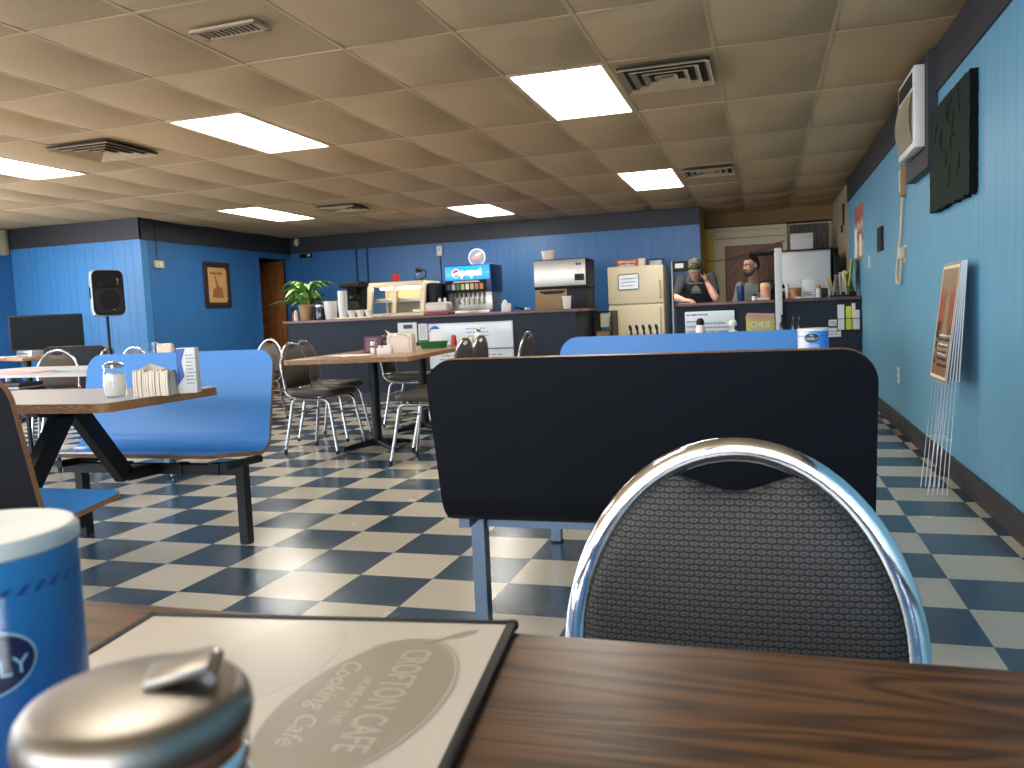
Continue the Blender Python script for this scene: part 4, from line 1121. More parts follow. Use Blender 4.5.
scribble('lettering', .19, .12, 5, face_mtx((0, -.0032, -.04), *FRONT), 'greyink', o, 23, .003)
e = empty('posted_notice', (-3.965, YF, .84), 0, 'narrow pale sheet on the counter front left of the large whiteboard', 'notice')
bm = bmn(); prism(bm, rrect(.12, .20, .004, 2), face_mtx((0, 0, 0), *FRONT), .003); o = link_mesh('sheet', bm, 'whitepaint', e)
scribble('lettering', .09, .15, 7, face_mtx((0, -.0032, 0), *FRONT), 'greyink', o, 24, .0025)
e = board('menu_board', -.575, .79, .54, .33, YF, 'whiteboard with black writing on the front of the short counter', None); frame_for(e, .54, .33, 'black')
scribble('lettering', .30, .05, 1, face_mtx((-.10, -.0125, .125), *FRONT), 'ink', e, 25, .008)
scribble('lettering', .12, .22, 4, face_mtx((-.19, -.0125, -.03), *FRONT), 'ink', e, 26, .006)
scribble('lettering', .30, .18, 4, face_mtx((.08, -.0125, -.04), *FRONT), 'greyink', e, 27, .008)
e = empty('specials_sign', (-.045, 9.20, .60), R(-3), 'yellow and pink sign with a slanted lid beside the square white post', 'sign'); e.scale = (.86, 1, 1)
bm = bmn(); box(bm, -.17, .17, 0, .03, 0, .26, .004); link_mesh('backing', bm, 'signyellow', e)
bm = bmn(); prism(bm, [(-.18, 0), (.17, 0), (.17, .04), (-.15, .055)], face_mtx((0, -.012, .255), *FRONT), .03); link_mesh('awning', bm, 'signpink', e)
text('lettering', 'CHILIS', .085, face_mtx((0, -.002, .18), *FRONT), 'paper', e, .001, sx=.95, bold=.002)
bm = bmn(); prism(bm, rrect(.23, .11, .01, 3), face_mtx((0, -.001, .06), *FRONT), .001); o = link_mesh('grey_panel', bm, 'whitepaint', e)
scribble('lettering', .19, .08, 2, face_mtx((0, -.0022, .06), *FRONT), 'greyink', o, 28, .008)
bm = bmn()
for s in (-1, 1): sqtube(bm, (s*.15, .04, 0), (s*.15, .04, -.60), .02)
link_mesh('leg', bm, 'signyellow', e, smooth=0)
# brochure rack and small notices
e = empty('brochure_rack', (.835, 9.262, .69), 0, 'wire rack of yellow and white leaflets at the right end of the short counter', 'rack'); e.scale = (.86, 1, 1)
bm = bmn()
for z in (0, .12, .30): tube(bm, [(-.13, 0, z), (-.13, -.07, z), (.125, -.07, z), (.125, 0, z)], .004, 6)
for x in (-.13, -.045, .04, .125): tube(bm, [(x, 0, .32), (x, -.0, 0), (x, -.07, 0), (x, -.07, .12)], .003, 6)
link_mesh('wire_frame', bm, 'blackmetal', e)
for k, (x, w, h, m_) in enumerate(((-.088, .075, .26, 'paper'), (-.002, .06, .24, 'glowyellow'), (.055, .04, .27, 'cream'), (.098, .045, .20, 'whitepaint'))):
    bm = bmn(); prism(bm, [(-w/2, 0), (w/2, 0), (w/2, h), (-w/2, h)], face_mtx((x, -.03, .006), (1, 0, 0), (0, .06, 1)), .012); link_mesh('leaflets', bm, m_, e, smooth=0)
for k, (z, w, h, label) in enumerate(((.735, .115, .065, 'small white notice above another, left of the leaflet rack'), (.635, .125, .095, 'lower white notice with dark lettering, left of the leaflet rack'))):
    e = empty('posted_notice', (.70, YF, z+.035), 0, label, 'notice')
    bm = bmn(); prism(bm, rrect(w, h, .003, 2), face_mtx((0, 0, 0), *FRONT), .004); o = link_mesh('sheet', bm, 'paper', e, smooth=0)
    scribble('lettering', w*.85, h*.6, 2, face_mtx((0, -.0042, 0), *FRONT), 'ink', o, 40+k, .004)

# ------------------------------------------------------------------ things on the long counter
YC = 9.45
e = empty('potted_plant', (-5.66, YC, CT), 0, 'leafy green plant in a tan clay pot at the left end of the counter', 'plant')
lat('pot', [(.070, 0), (.074, .006), (.094, .17), (.102, .172), (.102, .205), (.094, .205), (.088, .17)], 'terracotta', e)
lat('soil', [(.001, .178), (.089, .180), (.089, .176)], 'soil', e, cap0=False)
rnd = random.Random(12)
def leaf_blade(bm, base, az, length, rise, droop, w, mi):
    N = 7; d = Vector((math.cos(az), math.sin(az), 0)); s = Vector((-d.y, d.x, 0)); pr = None
    for k in range(N+1):
        t = k/N
        c = Vector(base)+d*(length*(t*.9+.1*t*t))+Vector((0, 0, rise*math.sin(min(1., t*1.15)*PI*.62)-droop*t**3))
        ww = w*(math.sin(PI*min(1., .06+t*.94))**.75)*.5+.001
        a = bm.verts.new(c+s*ww+Vector((0, 0, ww*.5))); m_ = bm.verts.new(c); b = bm.verts.new(c-s*ww+Vector((0, 0, ww*.5)))
        if pr:
            for q in ((pr[0], a, m_, pr[1]), (pr[1], m_, b, pr[2])):
                f = bm.faces.new(q); f.material_index = mi
        pr = (a, m_, b)
for k in range(64):
    az = rnd.uniform(0, 2*PI); bm = bmn(); ln = rnd.uniform(.20, .44)
    if k in (3, 8, 15): az = PI+rnd.uniform(-.3, .3); ln = .58
    if k in (4, 9): az = rnd.uniform(-.3, .3); ln = .48
    leaf_blade(bm, (rnd.uniform(-.05, .05), rnd.uniform(-.05, .05), .18), az, ln*rnd.uniform(.6, 1), rnd.uniform(.06, .33), rnd.uniform(0, .12), rnd.uniform(.055, .10), 0)
    o = link_mesh('leaf', bm, 'leafpale' if k % 3 == 0 else 'leaf', e, smooth=60)
shaker('sauce_bottle', (-5.835, YC-.02, CT), 'slim red sauce bottle left of the plant pot', .17, .022, 'red', 'red', 'black', 'bottle')
shaker('sauce_bottle', (-5.775, YC-.06, CT), 'short pale bottle between the red bottle and the plant pot', .14, .03, 'napkin', 'sugar', 'white', 'bottle')
e = empty('glass_pitcher', (-5.46, YC+.02, CT), 0, 'dark glass jar between the plant and the white tub', 'jar')
lat('jar_body', [(.075, 0), (.085, .01), (.09, .10), (.08, .16)], 'blackgloss', e); lat('lid', [(.081, .16), (.083, .165), (.083, .19), (.02, .20), (.001, .20)], 'chrome', e)
def tub(name, x, y, r0, r1, h, m_, label, cat, z=CT, rim=True):
    e = empty(name, (x, y, z), 0, label, cat)
    lat('tub_body', [(r0, 0), (r0+.002, .003), (r1, h), (r1-.004, h), (r0-.003, .008), (.001, .008)], m_, e, cap0=True)
    if rim:
        bm = bmn(); tube(bm, [(r1*math.cos(2*PI*k/32), r1*math.sin(2*PI*k/32), h) for k in range(32)], .005, 8, closed=True); link_mesh('rim', bm, m_, e)
    return e
tub('plastic_tub', -5.275, YC-.05, .068, .088, .225, 'white', 'tall white plastic tub right of the potted plant', 'tub')
def cup_stack(x, y, h, label, r=.047):
    e = empty('cup_stack', (x, y, CT+.0125), 0, label, 'cups')
    bm = bmn(); prof = [(r*.82, 0), (r, .10)]
    z = .10
    while z < h: prof += [(r+.003, z), (r+.003, z+.007), (r, z+.008), (r, z+.016)]; z += .016
    prof.append((.001, z)); lathe(bm, prof, (0, 0, 0), 24); link_mesh('stacked_cups', bm, 'white', e)
    return e
cup_stack(-5.085, YC-.08, .34, 'tall column of white foam cups beside the bowls on the counter', .056)
e = empty('tray', (-4.90, YC-.05, CT), 0, 'flat cream tray under the white bowls on the counter', 'tray')
bm = bmn(); box(bm, -.27, .27, -.10, .10, 0, .012, .004)
for s in (-1, 1): box(bm, -.27, .27, s*.095-.005, s*.095+.005, .008, .02, .003); box(bm, s*.265-.005, s*.265+.005, -.09, .09, .008, .02, .003)
link_mesh('tray_body', bm, 'cream', e)
for k, x in enumerate((-4.970, -4.851, -4.732)):
    tub('bowl', x, YC-.07, .032, .055, .085, 'white', ['white bowl nearest the foam cup column', 'middle of the three white bowls on the counter tray', 'white bowl nearest the food warmer'][k], 'bowl', CT+.0125)
def coffee_pot(x, y, z, label, s=1.):
    e = empty('coffee_carafe', (x, y, z), 0, label, 'carafe')
    lat('glass_bowl', [(.050*s, 0), (.072*s, .02*s), (.074*s, .07*s), (.048*s, .13*s), (.046*s, .15*s)], 'glass', e)
    lat('coffee', [(.046*s, .006*s), (.066*s, .02*s), (.066*s, .05*s), (.002, .055*s)], 'soil', e)
    lat('collar', [(.05*s, .145*s), (.052*s, .15*s), (.056*s, .175*s), (.04*s, .20*s), (.001, .20*s)], 'black', e)
    bm = bmn(); tube(bm, [(.05*s, 0, .17*s), (.11*s, 0, .175*s), (.12*s, 0, .13*s), (.105*s, 0, .06*s), (.075*s, 0, .055*s)], .010*s, 8); link_mesh('handle', bm, 'black', e)
    return e
e = empty('coffee_urn', (-5.35, 10.22, CT), 0, 'dark coffee maker behind the foam cup column', 'coffee maker')
bm = bmn(); box(bm, -.15, .15, -.16, .16, 0, .05, .01); link_mesh('hot_plate', bm, 'black', e)
bm = bmn(); box(bm, -.15, .15, .04, .16, .05, .42, .01); link_mesh('tower', bm, 'black', e)
bm = bmn(); box(bm, -.15, .15, -.16, .16, .42, .50, .012); link_mesh('brew_head', bm, 'black', e)
bm = bmn(); lathe(bm, [(.05, .34), (.07, .42)], (0, -.06, 0), 20); link_mesh('filter_basket', bm, 'black', e)
coffee_pot(-5.35, 10.16, CT+.05, 'glass carafe on the dark coffee maker behind the foam cups', 1.3)
# heated display case
e = empty('food_warmer', (-4.62, 10.22, CT), 0, 'cream-framed lit glass food warmer in the middle of the counter', 'food warmer')
W2, D2, H2 = .40, .30, .46
bm = bmn(); box(bm, -W2, W2, -D2, D2, 0, .05, .006); link_mesh('base', bm, 'cream', e)
bm = bmn(); box(bm, -W2-.0, W2, -D2+.06, D2, H2-.06, H2, .006); link_mesh('roof', bm, 'cream', e)
bm = bmn()
for s in (-1, 1):
    sqtube(bm, (s*(W2-.02), -D2+.02, .05), (s*(W2-.02), -D2+.08, H2-.05), .06)
    sqtube(bm, (s*(W2-.02), D2-.02, .05), (s*(W2-.02), D2-.02, H2-.05), .04)
sqtube(bm, (-.02, -D2+.02, .05), (-.02, -D2+.08, H2-.05), .05)
link_mesh('frame', bm, 'cream', e, smooth=0)
bxo('back_panel', -W2+.02, W2-.02, D2-.02, D2, .05, H2-.06, 'warmglow', e, smooth=0)
bxo('end_panel', W2-.008, W2, -D2+.06, D2, .05, H2-.06, 'black', e, smooth=0)
bm = bmn(); box(bm, -W2+.04, W2-.04, -D2+.10, D2-.03, .20, .21); o = link_mesh('shelf', bm, 'steel', e, smooth=0)
bm = bmn(); box(bm, -W2+.06, -.06, -D2+.12, D2-.05, .212, .25, .004); box(bm, .02, W2-.06, -D2+.12, D2-.05, .212, .25, .004); link_mesh('pan', bm, 'steel', o)
bm = bmn(); tube(bm, [(-W2+.06, 0, H2-.075), (W2-.06, 0, H2-.075)], .014, 10); link_mesh('heat_lamp', bm, mat('heat_lamp_glow', (.9, .8, .5), .5, emit=(1., .78, .42), estr=26.), e)
bm = bmn()
for x0, x1 in ((-W2+.04, -.035), (-.005, W2-.04)):
    prism(bm, [(x0, 0), (x1, 0), (x1, .34), (x0, .34)], face_mtx((0, -D2+.03, .055), (1, 0, 0), (0, .15, 1)), .003)
link_mesh('glass_front', bm, 'glass', e, smooth=0)
bm = bmn(); box(bm, W2+.02, W2+.14, -D2+.1, D2, .03, .42, .02); o = link_mesh('coffee_grinder', bm, 'black', None); o.location = (-4.62, 10.22, CT); tag(o, 'black upright machine right against the food warmer', 'appliance')
tub('red_cup', -4.73, 10.22, .036, .048, .115, 'red', 'small red cup on top of the food warmer', 'cup', CT+H2)
coffee_pot(-4.38, 10.20, CT+H2, 'black-topped carafe standing on top of the food warmer', .85)
# cake plate
e = empty('cake_keeper', (-3.79, YC-.06, CT), 0, 'clear cake cover on a pink-red plate in front of the soda dispenser', 'cake cover')
bm = bmn(); box(bm, -.165, .165, -.12, .12, 0, .035, .012); link_mesh('plate', bm, 'maroon', e)
bm = bmn(); box(bm, -.145, .145, -.10, .10, .036, .15, .03, seg=4); link_mesh('cover', bm, mat('frosted_cover', (.66, .55, .50), .35), e)
for k, x in enumerate((-3.87, -3.80)):
    shaker('squeeze_bottle', (x, 9.62, CT), ['left pale squeeze bottle behind the cake cover', 'right pale squeeze bottle behind the cake cover'][k], .21, .025, 'whitepaint', 'sugar', 'white', 'bottle')
# soda dispenser
e = empty('soda_dispenser', (-3.72, 10.32, CT), 0, 'soda dispenser with a lit blue cola sign and eight taps', 'soda dispenser')
bm = bmn(); box(bm, -.31, .31, 0, .42, .03, .30, .006); link_mesh('lower_body', bm, 'steel', e)
bm = bmn(); box(bm, -.33, .33, -.06, .42, .28, .64, .012); link_mesh('upper_body', bm, 'deepblue', e)
bm = bmn(); box(bm, -.31, .31, -.072, -.058, .445, .625, .006); s_ = link_mesh('sign_panel', bm, 'signblue', e)
text('lettering', 'pepsi', .135, face_mtx((.055, -.073, .54), *FRONT), 'litwhite', s_, .001, sx=1.05, bold=.004)
bm = bmn(); c0 = (-.155, -.0735, .535)
prism(bm, ell(.115, .115, 28), face_mtx(c0, *FRONT), .001); link_mesh('globe', bm, 'litwhite', s_)
bm = bmn(); prism(bm, [(.05*math.cos(R(a)), .05*math.sin(R(a))) for a in range(20, 195, 12)]+[(-.02, .0), (.02, .012)], face_mtx((c0[0], c0[1]-.0012, c0[2]), *FRONT), .001); link_mesh('globe_red', bm, 'litred', s_)
bm = bmn(); prism(bm, [(.05*math.cos(R(a)), .05*math.sin(R(a))) for a in range(215, 345, 10)]+[(.02, -.022), (-.015, -.03)], face_mtx((c0[0], c0[1]-.0012, c0[2]), *FRONT), .001); link_mesh('globe_blue', bm, 'litblue', s_)
bm = bmn(); box(bm, -.30, .26, -.068, -.055, .29, .435, .004); link_mesh('tap_panel', bm, 'black', e)
bm = bmn(); prism(bm, [(-.20, 0), (.20, 0), (.16, .022), (-.16, .022)], face_mtx((-.02, -.0685, .41), *FRONT), .002); link_mesh('status_strip', bm, 'beige', e)
cols = ['deepblue', 'beige', 'green', 'leafpale', 'cream', 'beige', 'orange', 'orange']
for k in range(8):
    x = -.265+k*.065
    bm = bmn(); prism(bm, rrect(.046, .075, .006, 2), face_mtx((x, -.0685, .355), *FRONT), .004); link_mesh('flavour_card', bm, cols[k], e)
    bm = bmn(); lathe(bm, [(.013, 0), (.017, .02), (.017, .06), (.020, .065), (.020, .075)], (x+.015, -.03, .215), 14); sqtube(bm, (x+.015, -.045, .21), (x+.02, -.065, .12), .022, .006); link_mesh('tap', bm, 'dullchrome', e)
bm = bmn(); box(bm, -.31, .31, -.13, .0, 0, .05, .006); link_mesh('drip_tray', bm, 'steel', e)
e = empty('round_sign', (-3.70, 10.62, CT+.64), R(6), 'round white-rimmed sign standing on top of the soda dispenser', 'sign')
def disc(name, r, m_, parent, y, th):
    bm = bmn(); prism(bm, ell(2*r, 2*r, 36), face_mtx((0, y, .115), *FRONT), th); return link_mesh(name, bm, m_, parent, smooth=30)
disc('rim', .118, 'whitepaint', e, 0, .012); d_ = disc('face', .104, mat('sign_grey_blue', (.20, .23, .30), .5), e, -.012, .002)
bm = bmn(); prism(bm, rot2(ell(.15, .07, 30), R(18), 0, 0), face_mtx((-.008, -.0145, .12), *FRONT), .001); link_mesh('swirl', bm, 'signpink', d_)
bm = bmn(); prism(bm, rot2(ell(.10, .03, 30), R(22), .02, .035), face_mtx((.0, -.0150, .12), *FRONT), .001); link_mesh('swirl_light', bm, 'napkin', d_)
# ice machine on its bin
e = empty('ice_machine', (-2.48, 10.28, CT+.265), 0, 'stainless ice machine on a tan bin near the right end of the counter', 'ice machine')
bm = bmn(); box(bm, -.34, .34, 0, .55, .0, .375, .008); link_mesh('cabinet', bm, 'black', e)
bm = bmn(); box(bm, -.335, .335, -.012, 0, .035, .365, .004); f_ = link_mesh('front_panel', bm, 'steel', e)
bm = bmn(); prism(bm, rrect(.125, .085, .008, 3), face_mtx((.255, -.0125, .135), *FRONT), .003); link_mesh('control_panel', bm, 'black', f_)
bm = bmn(); prism(bm, [(-.04, 0), (-.02, .02), (0, .006), (.02, .02), (.04, 0), (.02, -.02), (0, -.006), (-.02, -.02)], face_mtx((.245, -.0125, .30), *FRONT), .001); link_mesh('logo', bm, 'navy', f_)
scribble('lettering', .06, .07, 4, face_mtx((.25, -.0125, .22), *FRONT), 'greyink', f_, 30, .002)
e = empty('ice_bin', (-2.48, 10.28, CT), 0, 'tan and black ice bin below the stainless ice machine', 'ice bin')
bm = bmn(); box(bm, -.335, .08, 0, .54, 0, .262, .006); link_mesh('bin_body', bm, 'cardboard', e)
bm = bmn(); box(bm, .08, .335, .0, .54, 0, .262, .006); link_mesh('bin_side', bm, 'black', e)
bm = bmn(); prism(bm, [(-.27, .0), (-.2, -.025), (.02, -.02), (.06, .0), (.06, .02), (-.27, .02)], face_mtx((0, -.001, .225), *FRONT), .004); link_mesh('scoop_slot', bm, 'black', e)
tub('foam_cup', -2.20, 9.42, .040, .052, .145, 'white', 'white foam cup standing in front of the ice bin', 'cup')
tub('bucket', -2.66, 10.45, .07, .092, .12, 'napkin', 'small pale bucket on top of the ice machine', 'bucket', CT+.64)
e = empty('napkin_dispenser', (-2.95, YC, CT), R(10), 'small white creamer dispenser on the counter left of the ice bin', 'dispenser')
bm = bmn(); box(bm, -.055, .055, -.05, .05, 0, .10, .012); link_mesh('body', bm, 'white', e)
bm = bmn(); lathe(bm, [(.03, .10), (.03, .12), (.012, .14), (.001, .145)], (-.015, 0, 0), 16); link_mesh('cap', bm, 'white', e)
e = empty('ice_scoop', (-2.79, YC, CT), R(25), 'black-handled scoop lying beside the small white dispenser', 'scoop')
bm = bmn(); tube(bm, [(-.06, 0, .045), (.02, 0, .03), (.06, 0, .02)], .012, 8); link_mesh('handle', bm, 'black', e)
bm = bmn(); box(bm, .06, .13, -.03, .03, .004, .035, .01); link_mesh('blade', bm, 'steel', e)
for k, (x, y) in enumerate(((-3.02, 9.62), (-3.20, 9.60))):
    pass
e = empty('storage_bin', (-1.98, 10.45, 0), 0, 'dark shelf unit with papers, right of the ice machine', 'shelf unit')
bm = bmn()
for x in (-.12, .10): box(bm, x, x+.02, 0, .45, 0, 1.0)
for z in (.1, .55, .98): box(bm, -.10, .10, 0, .45, z, z+.02)
link_mesh('carcass', bm, 'black', e, smooth=0)
bm = bmn(); prism(bm, rrect(.11, .17, .004, 2), face_mtx((.03, -.012, .88), (1, 0, 0), (.15, .0, 1)), .004); link_mesh('hanging_paper', bm, mat('pale_green_paper', (.45, .48, .34), .8), e)
bxo('carton', -.09, .08, .02, .4, .57, .74, 'cardboard', e, smooth=0); bxo('carton', -.09, .09, .03, .4, .12, .36, 'cardboard', e, smooth=0)

# refrigerator
e = empty('refrigerator', (-1.63, 11.0, 0), 0, 'cream top-freezer refrigerator against the back wall', 'refrigerator'); e.scale = (1, 1, .98)
bm = bmn(); box(bm, -.37, .37, .06, .75, .02, 1.60, .01); link_mesh('body', bm, 'cream', e)
bm = bmn(); box(bm, -.37, .37, 0, .055, 1.10, 1.61, .014); fz = link_mesh('freezer_door', bm, 'cream', e)
bm = bmn(); box(bm, -.37, .37, 0, .055, .06, 1.085, .014); fd = link_mesh('door', bm, 'cream', e)
bm = bmn(); tube(bm, [(.325, 0, 1.16), (.325, -.03, 1.18), (.325, -.03, 1.38), (.325, 0, 1.40)], .009, 8); link_mesh('handle', bm, 'beige', fz)
bm = bmn(); tube(bm, [(.325, 0, 1.04), (.325, -.03, 1.02), (.325, -.03, .72), (.325, 0, .70)], .009, 8); link_mesh('handle', bm, 'beige', fd)
bm = bmn(); lathe(bm, [(.014, 0), (.014, .012)], (.325, .03, 1.605), 10); link_mesh('hinge_cap', bm, 'dullchrome', e)
bm = bmn()
for sx in (-1, 1):
    for y in (.1, .7): lathe(bm, [(.02, 0), (.02, .025)], (sx*.32, y, 0), 10)
link_mesh('feet', bm, 'rubber', e)
e = empty('magnet_board', (-1.72, 10.997, 1.37), R(0), 'small whiteboard with a dark frame stuck on the freezer door', 'board')
bm = bmn(); prism(bm, rrect(.27, .20, .02, 4), face_mtx((0, 0, 0), (1, 0, .03), (0, 0, 1)), .008); link_mesh('board', bm, 'board', e)
bm = bmn(); tube(bm, [(x, -.009, z+x*.03) for x, z in rrect(.27, .20, .02, 5)], .006, 6, closed=True); link_mesh('frame', bm, 'darkgrey', e)
scribble('lettering', .20, .14, 3, face_mtx((0, -.0085, 0), (1, 0, .03), (0, 0, 1)), 'ink', e, 31, .006)
e = empty('cereal_box', (-1.72, 11.30, 1.569), R(0), 'red and orange printed carton lying on the refrigerator', 'box')
bm = bmn(); box(bm, -.19, .11, -.10, .10, 0, .115, .003); link_mesh('carton', bm, mat('carton_red', (.42, .09, .05), .5, var=.5, vscale=9), e)
bm = bmn(); box(bm, .11, .20, -.10, .10, 0, .115, .003); link_mesh('carton_end', bm, 'napkin', e)
scribble('lettering', .25, .09, 2, face_mtx((-.04, -.101, .058), *FRONT), 'paper', e, 32, .012)
e = empty('storage_container', (-1.385, 11.32, 1.569), 0, 'clear grey storage container beside the carton on the refrigerator', 'container')
bm = bmn(); box(bm, -.085, .085, -.08, .08, 0, .085, .012); link_mesh('tub', bm, mat('grey_clear', (.45, .50, .56), .3), e)
bm = bmn(); box(bm, -.09, .09, -.085, .085, .085, .10, .006); link_mesh('lid', bm, 'darkgrey', e)

# ------------------------------------------------------------------ kitchen side
e = empty('steel_cooler', (.46, 10.75, 0), 0, 'tall grey stainless cooler behind the right end of the short counter', 'cooler')
bm = bmn(); box(bm, -.32, .32, .03, .72, .08, 1.63, .008); link_mesh('cabinet', bm, 'steel', e)
bm = bmn(); box(bm, -.31, .31, 0, .028, .12, 1.61, .006); d_ = link_mesh('door', bm, mat('brushed_grey', (.66, .66, .66), .45, metal=.3, var=.12, vscale=6), e)
bm = bmn(); box(bm, -.335, -.285, -.03, .03, .12, 1.62, .006); link_mesh('door_edge', bm, 'whitepaint', d_)
bm = bmn(); box(bm, .345, .43, .05, .7, .1, 1.55, .01); link_mesh('side_housing', bm, 'black', e)
bm = bmn()
for sx in (-1, 1):
    for y in (.08, .66): lathe(bm, [(.025, 0), (.02, .08)], (sx*.27, y, 0), 10)
link_mesh('feet', bm, 'rubber', e)
e = empty('wall_shelf', (.36, 12.2, 1.69), 0, 'dark shelf over the steel cooler holding a carton', 'shelf')
bm = bmn(); box(bm, -.55, .59, -.22, .25, 0, .03, .003); link_mesh('board', bm, 'black', e)
bm = bmn()
for x in (-.5, .55): box(bm, x-.02, x+.02, -.2, .25, -1.69, 0, .002)
link_mesh('side_support', bm, 'black', e)
e = empty('carton_box', (.50, 12.1, 1.722), R(0), 'pale wrapped carton on the dark shelf above the cooler', 'box')
bm = bmn(); box(bm, -.145, .145, -.1, .1, 0, .215, .004); link_mesh('carton', bm, 'whitepaint', e)
bm = bmn(); box(bm, -.147, .147, -.102, .102, .10, .14, .001); link_mesh('tape_band', bm, 'napkin', e)
# items on the short counter
def tumbler(x, y, r, h, m_, label, lidm='black'):
    e = empty('tumbler', (x, y, CT), 0, label, 'tumbler')
    lat('cup', [(r*.8, 0), (r, .01), (r, h)], m_, e, seg=20); lat('lid', [(r*1.03, h), (r*1.03, h+.01), (r*.6, h+.016), (.001, h+.016)], lidm, e, seg=20); return e
tumbler(-.245, 9.48, .038, .16, 'deepblue', 'dark blue tumbler beside the man in the grey-green shirt', 'deepblue')
shaker('pepper_grinder', (-.105, 9.42, CT), 'small white pot with a dark knob on the short counter', .07, .026, 'white', 'sugar', 'black', 'shaker')
e = empty('popcorn_tin', (.015, 9.42, CT), 0, 'orange and cream patterned tin left of the white post', 'tin')
lat('tin', [(.052, 0), (.054, .004), (.054, .14), (.05, .145)], mat('tin_print', (.60, .30, .16), .4, var=.6, vscale=14), e)
lat('lid', [(.057, .13), (.058, .132), (.058, .165), (.045, .185), (.001, .188)], mat('tin_lid', (.62, .42, .16), .4, var=.5, vscale=20), e)
e = empty('card_terminal', (-.06, 9.62, CT), R(-4), 'black monitor back beside the orange tin', 'monitor')
bm = bmn(); box(bm, .0, .17, 0, .03, .09, .225, .01); link_mesh('housing', bm, 'black', e); bm = bmn(); box(bm, .06, .11, .0, .05, 0, .10, .005); link_mesh('stand', bm, 'black', e)
sheet_pile('paper_pile', (-.03, 9.30, CT), 0, .12, .07, ['signpink', 'paper', 'signpink'], 'pink slips in front of the orange tin', 'papers', seed=15, th=.008)
e = empty('phone_set', (.15, 9.60, CT), R(6), 'black desk telephone right of the white post', 'telephone')
bm = bmn(); prism(bm, [(-.09, 0), (.09, 0), (.09, .09), (-.07, .04)], face_mtx((-.075, 0, 0), (0, 1, 0), (0, 0, 1)), .15); link_mesh('base', bm, 'black', e)
bm = bmn(); tube(bm, [(-.06, .02, .12), (-.055, .02, .15), (.0, .02, .165), (.05, .02, .15), (.055, .02, .12)], [.022, .018, .014, .018, .022], 10); link_mesh('handset', bm, 'black', e)
shaker('white_bottle', (.238, 9.40, CT), 'narrow white bottle left of the brown jar on the short counter', .17, .018, 'white', 'sugar', 'white', 'bottle')
e = empty('candle_jar', (.32, 9.42, CT), 0, 'orange-brown round jar in front of the steel cooler', 'jar')
lat('jar', [(.055, 0), (.062, .006), (.062, .10), (.058, .108), (.001, .108)], mat('amber_jar', (.34, .13, .03), .3), e); lat('rim', [(.063, .095), (.064, .098), (.064, .115), (.058, .118)], 'cardboard', e)
bm = bmn(); box(bm, -.03, .03, -.012, .012, 0, .02, .004); o = link_mesh('eraser', bm, 'paper'); o.location = (.345, 9.30, CT); tag(o, 'small white block in front of the brown jar', 'block')
e = empty('paper_carton', (.455, 9.44, CT), 0, 'upright white carton with dark print in front of the cooler', 'carton')
bm = bmn(); box(bm, -.062, .062, -.03, .03, 0, .20, .004); o = link_mesh('carton', bm, 'paper', e); scribble('lettering', .10, .05, 2, face_mtx((0, -.0305, .05), *FRONT), 'ink', o, 34, .006)
shaker('spice_jar', (.555, 9.42, CT), 'short jar with a rust-red top right of the white carton', .14, .03, 'whitepaint', 'sugar', 'orange', 'jar')
e = empty('card_reader', (.612, 9.42, CT), 0, 'small black box right of the rust-topped jar', 'card reader')
bm = bmn(); box(bm, -.035, .035, -.03, .03, 0, .10, .008); link_mesh('housing', bm, 'black', e); bm = bmn(); prism(bm, rrect(.045, .03, .003, 2), face_mtx((0, -.0305, .07), *FRONT), .001); link_mesh('display', bm, 'darkgrey', e)
# upright papers in an organiser
e = empty('paper_organiser', (.80, 9.46, CT), 0, 'organiser full of leaning papers and folders at the wall end of the short counter', 'organiser')
bm = bmn(); box(bm, -.13, .13, -.07, .07, 0, .05, .004); link_mesh('tray', bm, 'black', e)
rnd = random.Random(41)
for k in range(9):
    bm = bmn(); h = rnd.uniform(.12, .28); a = rnd.uniform(-.45, .2)
    prism(bm, [(-.055, 0), (.055, 0), (.055, h), (-.055, h)], face_mtx((-.11+.026*k, -.045+.012*(k % 3), .02), (.5, .86, 0), (a, 0, 1)), .004)
    link_mesh('folder', bm, ['cream', 'paper', 'leafpale', 'cardboard', 'whitepaint'][k % 5], e, smooth=0)

# ------------------------------------------------------------------ things on the table behind the far blue bench
ZB = .74
shaker('sauce_bottle', (-.46, 6.30, ZB), 'white dispenser bottle with a dark top in front of the counter whiteboard', .17, .035, 'white', 'sugar', 'black', 'bottle')
shaker('salt_shaker', (-.225, 6.32, ZB), 'pale glass jar in front of the right edge of the counter whiteboard', .15, .036, 'glass', 'sugar', 'white', 'jar')
for k in range(5):
    bm = bmn(); x = -.98+.05*k
    tube(bm, [(0, 0, 0), (.010, .0, .05), (.016, 0, .09)], [.009, .009, .008], 8); ball(bm, (.018, 0, .105), .013, .006, .026, 10)
    o = link_mesh('table_knife', bm, 'black'); o.location = (x, 6.36, ZB+.008); o.rotation_euler = (0, R(-16), 0)
    tag(o, 'black-handled cutlery piece sticking up in the row in front of the refrigerator', 'cutlery', 'black cutlery in front of the refrigerator')
e = empty('cutlery_holder', (-.86, 6.36, ZB), 0, 'low tray holding the black cutlery in front of the refrigerator', 'tray')
bm = bmn(); box(bm, -.16, .16, -.04, .04, 0, .008, .003); link_mesh('tray', bm, 'black', e)
for s in (-1, 1): bxo('tray_side', -.16, .16, s*.04-.003, s*.04+.003, .004, .06, 'black', e)
